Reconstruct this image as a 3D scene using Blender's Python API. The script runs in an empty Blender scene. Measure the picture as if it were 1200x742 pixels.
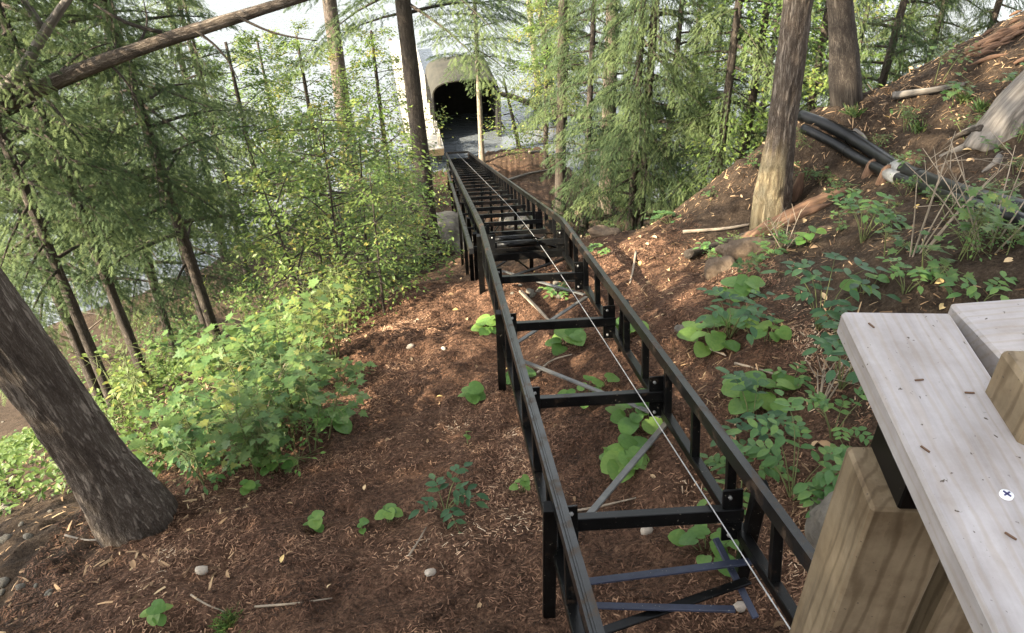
import bpy, bmesh, math, random
import numpy as np
from mathutils import Matrix, Vector

# ------------------------------------------------------------------ camera
scene = bpy.context.scene
CZ = 13.3                                    # camera height above the lake, metres
PITCH, ROLL, FPX = math.radians(36.0), math.radians(1.5), 942.0
_r = np.array([1., 0, 0]); _f = np.array([0, math.cos(PITCH), -math.sin(PITCH)]); _u = np.array([0, math.sin(PITCH), math.cos(PITCH)])
CR = math.cos(ROLL)*_r - math.sin(ROLL)*_u
CU = math.cos(ROLL)*_u + math.sin(ROLL)*_r
CAM = np.array([0., 0, CZ])
cd = bpy.data.cameras.new('camera'); cam = bpy.data.objects.new('camera', cd)
scene.collection.objects.link(cam); scene.camera = cam
cd.sensor_width = 36; cd.lens = FPX/1200*36; cd.clip_start = 0.05; cd.clip_end = 2000
M = Matrix.Identity(4)
for i in range(3):
    M[i][0], M[i][1], M[i][2], M[i][3] = CR[i], CU[i], -_f[i], CAM[i]
cam.matrix_world = M

# ------------------------------------------------------------------ sky, sun, exposure
SUN_AZ = np.array([-0.90, -0.43]); SUN_AZ /= np.linalg.norm(SUN_AZ); SUN_EL = math.radians(36)
world = bpy.data.worlds.new('World'); scene.world = world; world.use_nodes = True
wn = world.node_tree; wn.nodes.clear()
sky = wn.nodes.new('ShaderNodeTexSky'); sky.sky_type = 'NISHITA'; sky.sun_disc = False
sky.sun_elevation = SUN_EL; sky.sun_rotation = math.atan2(SUN_AZ[0], SUN_AZ[1])
sky.air_density = 1.0; sky.dust_density = 2.5; sky.ozone_density = 0.6
bg = wn.nodes.new('ShaderNodeBackground'); bg.inputs['Strength'].default_value = 0.15
wo = wn.nodes.new('ShaderNodeOutputWorld')
hs_ = wn.nodes.new('ShaderNodeHueSaturation'); hs_.inputs['Saturation'].default_value = 0.22   # sky desaturated so the shade turns out less blue
wn.links.new(sky.outputs[0], hs_.inputs['Color']); wn.links.new(hs_.outputs[0], bg.inputs[0]); wn.links.new(bg.outputs[0], wo.inputs[0])
sd = bpy.data.lights.new('sun', 'SUN'); sd.energy = 5.0; sd.angle = math.radians(0.6); sd.color = (1, 0.87, 0.66)
so = bpy.data.objects.new('sun', sd); scene.collection.objects.link(so)
_sv = Vector((SUN_AZ[0]*math.cos(SUN_EL), SUN_AZ[1]*math.cos(SUN_EL), math.sin(SUN_EL)))
so.rotation_euler = _sv.to_track_quat('Z', 'Y').to_euler(); so.location = (-20, -10, 40)
vs = scene.view_settings; vs.view_transform = 'Standard'; vs.look = 'None'; vs.gamma = 1; vs.use_curve_mapping = False
vs.exposure = 2.5
scene.render.engine = 'CYCLES'
scene.cycles.use_denoising = True; scene.cycles.denoising_prefilter = 'NONE'
scene.cycles.max_bounces = 7; scene.cycles.diffuse_bounces = 4; scene.cycles.transmission_bounces = 4; scene.cycles.glossy_bounces = 3
scene.cycles.sample_clamp_indirect = 8; scene.cycles.caustics_reflective = False; scene.cycles.caustics_refractive = False

# ------------------------------------------------------------------ helpers
random.seed(7); rng = np.random.default_rng(7)
COL = scene.collection
def ray(px, py):
    return _f + CR*(px-600)/FPX - CU*(py-371)/FPX
def P(px, py, t): return CAM + ray(px, py)*t
def PZ(px, py, z):                          # pixel ray to a level plane
    d = ray(px, py); return CAM + d*((z-CZ)/d[2])
def PY(px, py, y):                          # pixel ray to an upright plane y = const
    d = ray(px, py); return CAM + d*(y/d[1])

def _h(ix, iy, iz, s):
    n = (ix.astype(np.int64)*374761393 + iy.astype(np.int64)*668265263 + iz.astype(np.int64)*2147483647 + s*1274126177) & 0xffffffff
    n = ((n ^ (n >> 13))*1274126177) & 0xffffffff
    n = n ^ (n >> 16)
    return (n & 0xffff)/65535.0
def noise(x, y, z=None, s=0):               # smooth value noise in 0..1
    x = np.asarray(x, float); y = np.asarray(y, float); z = np.zeros_like(x) if z is None else np.asarray(z, float)
    ix, iy, iz = np.floor(x), np.floor(y), np.floor(z)
    fx, fy, fz = x-ix, y-iy, z-iz
    fx, fy, fz = fx*fx*(3-2*fx), fy*fy*(3-2*fy), fz*fz*(3-2*fz)
    r = 0
    for a in (0, 1):
        for b in (0, 1):
            for c in (0, 1):
                r = r + _h(ix+a, iy+b, iz+c, s)*(fx if a else 1-fx)*(fy if b else 1-fy)*(fz if c else 1-fz)
    return r

def mesh_np(name, V, F, attrs=None, smooth=False):
    V = np.asarray(V, np.float32); F = np.asarray(F, np.int32)
    me = bpy.data.meshes.new(name); k = F.shape[1]
    me.vertices.add(len(V)); me.vertices.foreach_set('co', V.ravel())
    me.loops.add(F.size); me.loops.foreach_set('vertex_index', F.ravel())
    me.polygons.add(len(F)); me.polygons.foreach_set('loop_start', np.arange(len(F), dtype=np.int32)*k)
    if smooth: me.polygons.foreach_set('use_smooth', np.ones(len(F), bool))
    for an, av in (attrs or {}).items():
        av = np.asarray(av, np.float32)
        if av.ndim == 1: a = me.attributes.new(an, 'FLOAT', 'POINT'); a.data.foreach_set('value', av)
        else: a = me.attributes.new(an, 'FLOAT_VECTOR', 'POINT'); a.data.foreach_set('vector', av.ravel())
    me.update(calc_edges=True); return me
def link(name, me, mat=None, parent=None, loc=None, kind=None):
    o = bpy.data.objects.new(name, me); COL.objects.link(o)
    if me is not None and mat is not None and not me.materials: me.materials.append(mat)
    if parent is not None: o.parent = parent
    if loc is not None: o.location = loc
    if kind: o['kind'] = kind
    return o
def tag(o, label, cat, group=None):
    o['label'] = label; o['category'] = cat
    if group: o['group'] = group
    return o
def empty(name, loc, label, cat, group=None, rz=0, sc=1):
    o = bpy.data.objects.new(name, None); COL.objects.link(o); o.location = loc; o.rotation_euler = (0, 0, rz); o.scale = (sc, sc, sc)
    o.empty_display_size = 0.1
    return tag(o, label, cat, group)
def part(parent, name, V, F, mat, attrs=None, smooth=False, kind=None):   # world-space vertices under an unrotated Empty
    V = np.asarray(V, float) - np.array(parent.location)
    return link(name, mesh_np(name, V, F, attrs, smooth), mat, parent, kind=kind)
def solo(name, V, F, mat, label, cat, group=None, attrs=None, smooth=False):  # a thing of one mesh
    V = np.asarray(V, float); b = np.array([V[:, 0].mean(), V[:, 1].mean(), V[:, 2].min()])
    o = link(name, mesh_np(name, V-b, F, attrs, smooth), mat, loc=b); return tag(o, label, cat, group)
def copy_tree(o, parent=None):
    c = o.copy(); COL.objects.link(c)
    if parent is not None: c.parent = parent
    for ch in o.children: copy_tree(ch, c)
    return c
def nrm(v): v = np.asarray(v, float); return v/np.linalg.norm(v)

def tube(pts, rad, nseg=10, ring=0.1, rough=0.0, freq=6.0, stretch=0.25, seed=0, cap=True):
    """tapered tube through points; returns V,F,bark coordinates"""
    pts = np.asarray(pts, float); rad = np.asarray(rad, float)
    seg = np.linalg.norm(np.diff(pts, axis=0), axis=1); L = np.concatenate([[0], np.cumsum(seg)])
    n = max(len(pts), int(L[-1]/ring)+2); s = np.linspace(0, L[-1], n)
    def sm(a):                              # catmull-like smoothing of the polyline
        v = np.interp(s, L, a)
        if len(pts) > 2:
            k = max(1, n//(len(pts)*3))
            for _ in range(2):
                e = np.concatenate([np.full(k, v[0]), v, np.full(k, v[-1])]); w = np.convolve(e, np.ones(2*k+1)/(2*k+1), 'valid')
                w[0], w[-1] = v[0], v[-1]; v = w
        return v
    C = np.stack([sm(pts[:, i]) for i in range(3)], 1); R = np.interp(s, L, rad)
    T = np.gradient(C, axis=0); T /= np.linalg.norm(T, axis=1)[:, None]
    a0 = np.array([0, 1., 0]) if abs(T[0][1]) < 0.8 else np.array([1., 0, 0])
    A = a0 - T*(T@a0)[:, None]; A /= np.linalg.norm(A, axis=1)[:, None]; B = np.cross(T, A)
    th = np.linspace(0, 2*np.pi, nseg, endpoint=False)
    c, sn = np.cos(th), np.sin(th)
    rr = R[:, None]*np.ones(nseg)
    bx = rr*c; by = rr*sn; bz = s[:, None]*np.ones(nseg)
    if rough:
        q = noise(bx*freq/0.2*0.2+11, by*freq+5, bz*freq*stretch, seed)*0.65 + noise(bx*freq*2.3, by*freq*2.3, bz*freq*stretch*2, seed+3)*0.35
        rr = rr + rough*(np.abs(q-0.5)*-2+0.6)
    V = C[:, None, :] + A[:, None, :]*(rr*c)[:, :, None] + B[:, None, :]*(rr*sn)[:, :, None]
    i = np.arange(n-1)[:, None]*nseg; j = np.arange(nseg)[None, :]; k = (np.arange(nseg)+1) % nseg
    F = np.stack([i+j, i+k[None, :], i+nseg+k[None, :], i+nseg+j], -1).reshape(-1, 4)
    bk = np.stack([bx, by, bz], -1).reshape(-1, 3); V = V.reshape(-1, 3)
    if cap:
        V = np.concatenate([V, [C[0], C[-1]]]); bk = np.concatenate([bk, [[0, 0, 0], [0, 0, s[-1]]]])
        m = len(V); jj = np.arange(nseg); kk = k; b = (n-1)*nseg
        F = np.concatenate([F, np.stack([np.full(nseg, m-2), kk, jj, jj], 1), np.stack([np.full(nseg, m-1), b+jj, b+kk, b+kk], 1)])
    return V, F, bk
def fix_quads(F):                           # quads with a repeated corner become triangles
    F = np.asarray(F); t = F[:, 2] == F[:, 3]
    return np.concatenate([F[~t][:, [0, 1, 2]], F[~t][:, [0, 2, 3]], F[t][:, :3]])
def join(parts):
    V = []; F = []; B = []; o = 0
    for v, f, b in parts: V.append(v); F.append(fix_quads(f) if f.shape[1] == 4 else f); B.append(b); F[-1] = F[-1]+o; o += len(v)
    return np.concatenate(V), np.concatenate(F), np.concatenate(B)
def tube_part(parent, name, mat, *a, **k):
    kind = k.pop('kind', None); V, F, bk = tube(*a, **k); return part(parent, name, V, fix_quads(F), mat, {'bk': bk}, True, kind)
def tube_solo(name, mat, label, cat, group, *a, **k):
    V, F, bk = tube(*a, **k); return solo(name, V, fix_quads(F), mat, label, cat, group, {'bk': bk}, True)

def box_mesh(name, lx, ly, lz, bevel=0.003, seg=1):
    bm = bmesh.new(); bmesh.ops.create_cube(bm, size=1)
    for v in bm.verts: v.co = Vector((v.co.x*lx, v.co.y*ly, v.co.z*lz))
    if bevel: bmesh.ops.bevel(bm, geom=bm.edges[:], offset=bevel, segments=seg, affect='EDGES', profile=0.5)
    me = bpy.data.meshes.new(name); bm.to_mesh(me); bm.free(); return me
def frame(p, q, up=(0, 0, 1)):
    x = nrm(np.asarray(q)-np.asarray(p)); y = nrm(np.cross(np.asarray(up, float), x)); z = np.cross(x, y); return x, y, z
BM = {}
def beam(parent, name, p, q, w, h, mat, up=(0, 0, 1), bevel=0.003, cat=None):
    """box from p to q (centre line), w sideways, h along up"""
    p = np.asarray(p, float); q = np.asarray(q, float); x, y, z = frame(p, q, up); c = (p+q)/2
    o = link(name, box_mesh(name, float(np.linalg.norm(q-p)), w, h, bevel), mat, parent)
    if parent is not None: c = c - np.array(parent.location)
    m = Matrix.Identity(4)
    for i in range(3): m[i][0], m[i][1], m[i][2], m[i][3] = x[i], y[i], z[i], c[i]
    o.matrix_local = m; BM[o.name] = m; return o
def extrude(parent, name, prof, p, q, mat, up=(0, 0, 1)):
    p = np.asarray(p, float); q = np.asarray(q, float); x, y, z = frame(p, q, up); n = len(prof)
    V = [e + y*a + z*b for e in (p, q) for a, b in prof]
    V = np.array(V) - (np.array(parent.location) if parent is not None else 0)
    me = bpy.data.meshes.new(name)
    me.from_pydata([tuple(v) for v in V], [], [(i, (i+1) % n, n+(i+1) % n, n+i) for i in range(n)]+[tuple(range(n))[::-1], tuple(range(n, 2*n))])
    return link(name, me, mat, parent)

# ------------------------------------------------------------------ materials
def mat_new(name):
    m = bpy.data.materials.new(name); m.use_nodes = True; nt = m.node_tree; nt.nodes.clear()
    return m, nt, lambda t: nt.nodes.new('ShaderNode'+t), nt.links.new
def ramp(nt, stops):
    r = nt.nodes.new('ShaderNodeValToRGB'); e = r.color_ramp.elements
    while len(e) < len(stops): e.new(0.5)
    for el, (p, c) in zip(e, stops): el.position = p; el.color = (*c, 1)
    return r
def surf_mat(name, stops, scale=(1, 1, 1), nscale=5, rough=0.8, bump=0.3, dist=0.02, src='object', detail=8, spec=0.3, metal=0, vor=None, speck=None):
    m, nt, N, L = mat_new(name)
    if src == 'bk': a = N('Attribute'); a.attribute_name = 'bk'; co = a.outputs['Vector']
    elif src == 'world': a = N('NewGeometry'); co = a.outputs['Position']
    else: a = N('TexCoord'); co = a.outputs['Object']
    mp = N('Mapping'); mp.inputs['Scale'].default_value = scale; L(co, mp.inputs['Vector'])
    t = N('TexNoise'); t.inputs['Scale'].default_value = nscale; t.inputs['Detail'].default_value = detail; t.inputs['Roughness'].default_value = 0.65
    L(mp.outputs[0], t.inputs['Vector']); fac = t.outputs['Fac']
    if vor:                                  # furrows between bark plates
        v = N('TexVoronoi'); v.feature = 'DISTANCE_TO_EDGE'; v.inputs['Scale'].default_value = vor
        mx = N('MixRGB'); mx.inputs[0].default_value = 0.16; L(mp.outputs[0], mx.inputs[1]); L(t.outputs['Color'], mx.inputs[2]); L(mx.outputs[0], v.inputs['Vector'])
        cl = N('MapRange'); cl.inputs['From Max'].default_value = 0.28; L(v.outputs['Distance'], cl.inputs['Value'])
        mu = N('Math'); mu.operation = 'MULTIPLY_ADD'; mu.inputs[1].default_value = 0.34; L(cl.outputs[0], mu.inputs[0])
        m2 = N('Math'); m2.operation = 'MULTIPLY'; m2.inputs[1].default_value = 0.85; L(fac, m2.inputs[0]); L(m2.outputs[0], mu.inputs[2]); fac = mu.outputs[0]
    r = ramp(nt, stops); L(fac, r.inputs[0])
    b = N('BsdfPrincipled'); col = r.outputs[0]
    if speck:                                # small pale flecks of dirt or lichen
        s = N('TexNoise'); s.inputs['Scale'].default_value = speck[0]; s.inputs['Detail'].default_value = 3; L(mp.outputs[0], s.inputs['Vector'])
        g = N('MapRange'); g.inputs['From Min'].default_value = speck[1]; g.inputs['From Max'].default_value = speck[1]+0.04; L(s.outputs['Fac'], g.inputs['Value'])
        mx = N('MixRGB'); L(g.outputs[0], mx.inputs[0]); L(col, mx.inputs[1]); mx.inputs[2].default_value = (*speck[2], 1); col = mx.outputs[0]
    L(col, b.inputs['Base Color']); b.inputs['Roughness'].default_value = rough
    b.inputs['Specular IOR Level'].default_value = spec; b.inputs['Metallic'].default_value = metal
    if bump:
        bp = N('Bump'); bp.inputs['Strength'].default_value = bump; bp.inputs['Distance'].default_value = dist; L(fac, bp.inputs['Height']); L(bp.outputs[0], b.inputs['Normal'])
    o = N('OutputMaterial'); L(b.outputs[0], o.inputs[0]); return m
def leaf_mat(name, stops, trans=0.4, rough=0.45, spec=0.3):
    m, nt, N, L = mat_new(name)
    a = N('Attribute'); a.attribute_name = 'tint'
    oi = N('ObjectInfo'); ad = N('Math'); ad.operation = 'MULTIPLY_ADD'; ad.inputs[1].default_value = 0.25; L(oi.outputs['Random'], ad.inputs[0]); L(a.outputs['Fac'], ad.inputs[2])
    g = N('NewGeometry'); tn = N('TexNoise'); tn.inputs['Scale'].default_value = 55; tn.inputs['Detail'].default_value = 3; L(g.outputs['Position'], tn.inputs['Vector'])
    a3 = N('Math'); a3.operation = 'MULTIPLY_ADD'; a3.inputs[1].default_value = 0.7; L(tn.outputs['Fac'], a3.inputs[0]); L(ad.outputs[0], a3.inputs[2])
    a4 = N('Math'); a4.operation = 'SUBTRACT'; a4.inputs[1].default_value = 0.35; L(a3.outputs[0], a4.inputs[0])
    r = ramp(nt, stops); L(a4.outputs[0], r.inputs[0])
    b = N('BsdfPrincipled'); L(r.outputs[0], b.inputs['Base Color']); b.inputs['Roughness'].default_value = rough; b.inputs['Specular IOR Level'].default_value = spec
    bp = N('Bump'); bp.inputs['Strength'].default_value = 0.35; bp.inputs['Distance'].default_value = 0.01; L(tn.outputs['Fac'], bp.inputs['Height']); L(bp.outputs[0], b.inputs['Normal'])
    t = N('BsdfTranslucent'); hs = N('HueSaturation'); hs.inputs['Value'].default_value = 1.5; hs.inputs['Saturation'].default_value = 1.1; L(r.outputs[0], hs.inputs['Color']); L(hs.outputs[0], t.inputs['Color'])
    mx = N('MixShader'); mx.inputs[0].default_value = trans; L(b.outputs[0], mx.inputs[1]); L(t.outputs[0], mx.inputs[2])
    o = N('OutputMaterial'); L(mx.outputs[0], o.inputs[0]); return m
def tint_mat(name, stops, rough=0.85, spec=0.15):
    m, nt, N, L = mat_new(name)
    a = N('Attribute'); a.attribute_name = 'tint'; r = ramp(nt, stops); L(a.outputs['Fac'], r.inputs[0])
    b = N('BsdfPrincipled'); L(r.outputs[0], b.inputs['Base Color']); b.inputs['Roughness'].default_value = rough; b.inputs['Specular IOR Level'].default_value = spec
    o = N('OutputMaterial'); L(b.outputs[0], o.inputs[0]); return m

MT = {}
MT['bark'] = surf_mat('hemlock_bark', [(0.18, (0.026, 0.018, 0.013)), (0.5, (0.095, 0.072, 0.054)), (0.85, (0.21, 0.175, 0.14))], (1, 1, 0.13), 22, 0.9, 1.0, 0.03, 'bk', vor=30)
MT['bark_sun_patch'] = surf_mat('hemlock_bark_sun_patch', [(0.18, (0.026, 0.018, 0.013)), (0.5, (0.095, 0.072, 0.054)), (0.85, (0.21, 0.175, 0.14))], (1, 1, 0.13), 22, 0.9, 1.0, 0.03, 'bk', vor=30)
def paint_sun_patch(m):                                 # sunlit side of the trunk foot painted pale, partly as bared wood
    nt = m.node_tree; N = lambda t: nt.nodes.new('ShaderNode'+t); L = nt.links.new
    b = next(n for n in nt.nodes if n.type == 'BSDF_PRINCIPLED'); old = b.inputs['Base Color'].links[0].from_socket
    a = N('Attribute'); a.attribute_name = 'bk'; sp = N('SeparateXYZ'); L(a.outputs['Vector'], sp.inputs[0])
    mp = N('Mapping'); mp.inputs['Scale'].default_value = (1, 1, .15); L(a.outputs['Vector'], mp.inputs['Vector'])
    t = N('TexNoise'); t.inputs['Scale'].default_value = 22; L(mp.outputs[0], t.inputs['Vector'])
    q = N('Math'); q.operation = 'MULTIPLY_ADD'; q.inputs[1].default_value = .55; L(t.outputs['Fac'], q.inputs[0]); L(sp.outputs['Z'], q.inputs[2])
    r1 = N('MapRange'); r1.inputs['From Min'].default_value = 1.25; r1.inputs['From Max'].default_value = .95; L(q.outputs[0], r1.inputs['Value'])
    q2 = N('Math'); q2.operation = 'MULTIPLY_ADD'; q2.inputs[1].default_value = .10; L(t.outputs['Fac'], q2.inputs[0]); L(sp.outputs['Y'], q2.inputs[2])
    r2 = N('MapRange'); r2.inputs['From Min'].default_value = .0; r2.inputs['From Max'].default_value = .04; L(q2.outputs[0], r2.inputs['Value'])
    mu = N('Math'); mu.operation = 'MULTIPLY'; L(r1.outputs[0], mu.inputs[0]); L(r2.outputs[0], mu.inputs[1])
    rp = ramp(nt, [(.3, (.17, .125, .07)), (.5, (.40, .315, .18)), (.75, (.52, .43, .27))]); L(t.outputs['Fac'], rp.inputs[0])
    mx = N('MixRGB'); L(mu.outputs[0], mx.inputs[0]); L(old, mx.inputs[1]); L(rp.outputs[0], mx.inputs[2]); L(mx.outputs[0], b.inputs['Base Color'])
paint_sun_patch(MT['bark_sun_patch'])
MT['bark_dark'] = surf_mat('dark_bark', [(0.2, (0.018, 0.014, 0.011)), (0.55, (0.055, 0.043, 0.033)), (0.9, (0.12, 0.10, 0.08))], (1, 1, 0.14), 26, 0.9, 0.9, 0.02, 'bk', vor=40)
MT['bark_pale'] = surf_mat('pale_bark', [(0.25, (0.07, 0.055, 0.04)), (0.5, (0.20, 0.165, 0.125)), (0.8, (0.32, 0.28, 0.22))], (1, 1, 0.5), 16, 0.85, 0.4, 0.01, 'bk')
MT['deadwood'] = surf_mat('weathered_wood', [(0.28, (0.04, 0.034, 0.027)), (0.5, (0.125, 0.11, 0.095)), (0.8, (0.23, 0.21, 0.185))], (1, 1, 0.06), 40, 0.85, 0.7, 0.01, 'bk')
MT['rotwood'] = surf_mat('rotten_wood', [(0.25, (0.035, 0.021, 0.014)), (0.5, (0.11, 0.062, 0.038)), (0.8, (0.25, 0.15, 0.085))], (1, 1, 0.08), 30, 0.9, 0.8, 0.015, 'bk')
MT['twig'] = surf_mat('dry_twig', [(0.3, (0.14, 0.11, 0.08)), (0.7, (0.34, 0.28, 0.21))], (1, 1, 0.3), 25, 0.85, 0.2, 0.004, 'bk')
MT['paint'] = surf_mat('black_enamel', [(0.3, (0.002, 0.002, 0.002)), (0.7, (0.005, 0.005, 0.005))], (1, 1, 1), 9, 0.32, 0.05, 0.002, speck=(95, 0.70, (0.16, 0.14, 0.11)), spec=0.14)
MT['paint_worn'] = surf_mat('worn_black_steel', [(0.3, (0.0025, 0.0025, 0.0025)), (0.6, (0.006, 0.006, 0.006)), (0.85, (0.030, 0.026, 0.021))], (1, 8, 8), 6, 0.28, 0.06, 0.002, speck=(80, 0.69, (0.17, 0.14, 0.11)), spec=0.3)
def rust(m, lo):
    nt = m.node_tree; N = lambda t: nt.nodes.new('ShaderNode'+t); L = nt.links.new
    b = next(n for n in nt.nodes if n.type == 'BSDF_PRINCIPLED'); old = b.inputs['Base Color'].links[0].from_socket
    g = N('NewGeometry'); t = N('TexNoise'); t.inputs['Scale'].default_value = 7; t.inputs['Detail'].default_value = 9; t.inputs['Roughness'].default_value = .75; L(g.outputs['Position'], t.inputs['Vector'])
    r = N('MapRange'); r.inputs['From Min'].default_value = lo; r.inputs['From Max'].default_value = lo+.12; L(t.outputs['Fac'], r.inputs['Value'])
    mx = N('MixRGB'); L(r.outputs[0], mx.inputs[0]); L(old, mx.inputs[1]); mx.inputs[2].default_value = (.045, .028, .017, 1); L(mx.outputs[0], b.inputs['Base Color'])
    rr = N('MapRange'); rr.inputs['To Min'].default_value = .3; rr.inputs['To Max'].default_value = .7; L(r.outputs[0], rr.inputs['Value']); L(rr.outputs[0], b.inputs['Roughness'])
rust(MT['paint'], .58); rust(MT['paint_worn'], .52)
MT['brace'] = surf_mat('grey_steel_brace', [(0.3, (0.05, 0.05, 0.048)), (0.7, (0.11, 0.108, 0.10))], (1, 1, 1), 12, 0.45, 0.05, 0.002, speck=(90, 0.69, (0.2, 0.18, 0.15)))
MT['strap'] = surf_mat('blue_black_strap', [(0.3, (0.014, 0.017, 0.030)), (0.7, (0.028, 0.034, 0.058))], (1, 1, 1), 9, 0.42, 0.05, 0.002, speck=(90, 0.69, (0.2, 0.18, 0.15)))
MT['cable'] = surf_mat('steel_cable', [(0.3, (0.25, 0.25, 0.25)), (0.7, (0.45, 0.45, 0.45))], (1, 1, 1), 40, 0.4, 0.1, 0.002, metal=0.5)
MT['pipe'] = surf_mat('black_plastic_pipe', [(0.3, (0.003, 0.003, 0.003)), (0.7, (0.007, 0.007, 0.007))], (1, 1, 1), 6, 0.36, 0.05, 0.003, 'bk', speck=(40, 0.72, (0.09, 0.07, 0.05)), spec=0.2)
MT['tape'] = surf_mat('grey_tape', [(0.3, (0.14, 0.14, 0.135)), (0.7, (0.27, 0.265, 0.25))], (1, 1, 1), 20, 0.4, 0.2, 0.003, 'bk')
MT['grey_wood'] = surf_mat('weathered_deck_board', [(0.25, (0.25, 0.23, 0.225)), (0.5, (0.335, 0.312, 0.312)), (0.8, (0.42, 0.40, 0.40))], (0.35, 6, 6), 5, 0.6, 0.15, 0.003)
MT['tan_wood'] = surf_mat('lumber_post', [(0.28, (0.13, 0.098, 0.064)), (0.45, (0.23, 0.178, 0.115)), (0.6, (0.20, 0.155, 0.10)), (0.8, (0.29, 0.23, 0.155))], (0.5, 5, 5), 4.5, 0.75, 0.2, 0.004)
def wood_detail(m, ring, dark, stain):
    nt = m.node_tree; N = lambda t: nt.nodes.new('ShaderNode'+t); L = nt.links.new
    b = next(n for n in nt.nodes if n.type == 'BSDF_PRINCIPLED'); old = b.inputs['Base Color'].links[0].from_socket
    tc = N('TexCoord'); mp = N('Mapping'); mp.inputs['Scale'].default_value = (.55, 3.0, 3.0); mp.inputs['Location'].default_value = (.1, .35, .2); L(tc.outputs['Object'], mp.inputs['Vector'])
    w = N('TexWave'); w.wave_type = 'RINGS'; w.rings_direction = 'X'; w.inputs['Scale'].default_value = ring; w.inputs['Distortion'].default_value = 5; w.inputs['Detail'].default_value = 3; w.inputs['Detail Scale'].default_value = 1.6; L(mp.outputs[0], w.inputs['Vector'])
    r = ramp(nt, [(0.0, (dark, dark*.96, dark*.9)), (0.35, (1, 1, 1)), (1, (1, 1, 1))]); L(w.outputs['Fac'], r.inputs[0])
    m1 = N('MixRGB'); m1.blend_type = 'MULTIPLY'; m1.inputs[0].default_value = 1; L(old, m1.inputs[1]); L(r.outputs[0], m1.inputs[2])
    t = N('TexNoise'); t.inputs['Scale'].default_value = 7; t.inputs['Detail'].default_value = 7; t.inputs['Roughness'].default_value = .7; L(tc.outputs['Object'], t.inputs['Vector'])
    r2 = ramp(nt, [(0.3, stain), (0.6, (1, 1, 1))]); L(t.outputs['Fac'], r2.inputs[0])
    m2 = N('MixRGB'); m2.blend_type = 'MULTIPLY'; m2.inputs[0].default_value = 1; L(m1.outputs[0], m2.inputs[1]); L(r2.outputs[0], m2.inputs[2])
    s2 = N('TexNoise'); s2.inputs['Scale'].default_value = 140; s2.inputs['Detail'].default_value = 2; L(tc.outputs['Object'], s2.inputs['Vector'])
    g = N('MapRange'); g.inputs['From Min'].default_value = .70; g.inputs['From Max'].default_value = .76; L(s2.outputs['Fac'], g.inputs['Value'])
    m3 = N('MixRGB'); L(g.outputs[0], m3.inputs[0]); L(m2.outputs[0], m3.inputs[1]); m3.inputs[2].default_value = (.06, .045, .03, 1); L(m3.outputs[0], b.inputs['Base Color'])
wood_detail(MT['tan_wood'], 6, .66, (.50, .45, .39)); wood_detail(MT['grey_wood'], 9, .93, (.70, .66, .61))
MT['dock_wood'] = surf_mat('pale_dock_wood', [(0.3, (0.24, 0.22, 0.185)), (0.7, (0.40, 0.375, 0.325))], (1, 4, 4), 4, 0.8, 0.2, 0.01)
MT['fascia'] = surf_mat('fresh_lumber', [(0.3, (0.34, 0.24, 0.13)), (0.7, (0.50, 0.37, 0.22))], (1, 4, 4), 4, 0.8, 0.2, 0.01)
MT['rock'] = surf_mat('grey_rock', [(0.25, (0.06, 0.052, 0.042)), (0.5, (0.13, 0.115, 0.095)), (0.8, (0.25, 0.225, 0.19))], (1, 1, 1), 5, 0.9, 0.6, 0.05, speck=(9, 0.62, (0.16, 0.18, 0.09)))
MT['brown_rock'] = surf_mat('brown_rock', [(0.25, (0.045, 0.030, 0.020)), (0.5, (0.11, 0.078, 0.052)), (0.8, (0.22, 0.165, 0.115))], (1, 1, 1), 6, 0.95, 0.9, 0.06)
MT['pale_stone'] = surf_mat('pale_stone', [(0.3, (0.22, 0.18, 0.14)), (0.7, (0.40, 0.35, 0.29))], (1, 1, 1), 30, 0.8, 0.3, 0.004)
MT['screw'] = surf_mat('painted_screw', [(0.3, (0.70, 0.70, 0.72)), (0.7, (0.8, 0.8, 0.82))], (1, 1, 1), 60, 0.4, 0, 0.001)
MT['screw_slot'] = surf_mat('screw_slot', [(0.3, (0.03, 0.03, 0.10)), (0.7, (0.06, 0.06, 0.16))], (1, 1, 1), 60, 0.6, 0, 0.001)
MT['roof'] = surf_mat('tan_canopy', [(0.3, (0.018, 0.017, 0.012)), (0.7, (0.042, 0.038, 0.027))], (1, 1, 1), 2, 0.8, 0.2, 0.02)
MT['dark_board'] = surf_mat('dark_stained_board', [(0.3, (0.010, 0.010, 0.009)), (0.7, (0.025, 0.024, 0.022))], (1, 1, 1), 6, 0.8, 0.2, 0.01)
MT['chips'] = tint_mat('shredded_bark', [(0, (0.030, 0.018, 0.012)), (0.35, (0.100, 0.052, 0.032)), (0.7, (0.20, 0.115, 0.072)), (0.9, (0.38, 0.23, 0.14)), (1, (0.56, 0.44, 0.31))])
MT['deadleaf'] = tint_mat('dead_leaf', [(0, (0.07, 0.040, 0.022)), (0.5, (0.32, 0.21, 0.12)), (0.85, (0.46, 0.34, 0.20)), (1, (0.58, 0.42, 0.12))])
MT['pebble'] = tint_mat('pebble', [(0, (0.10, 0.09, 0.08)), (0.6, (0.26, 0.24, 0.21)), (1, (0.5, 0.47, 0.43))])
MT['hemlock'] = leaf_mat('hemlock_needles', [(0, (0.028, 0.046, 0.022)), (0.5, (0.056, 0.082, 0.037)), (0.85, (0.096, 0.124, 0.050)), (1.15, (0.105, 0.135, 0.055))], 0.32, .75, .08)
MT['beech'] = leaf_mat('yellow_green_leaves', [(0, (0.046, 0.088, 0.024)), (0.5, (0.090, 0.142, 0.034)), (0.9, (0.145, 0.185, 0.046)), (1.2, (0.23, 0.21, 0.055))], 0.42)
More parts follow.
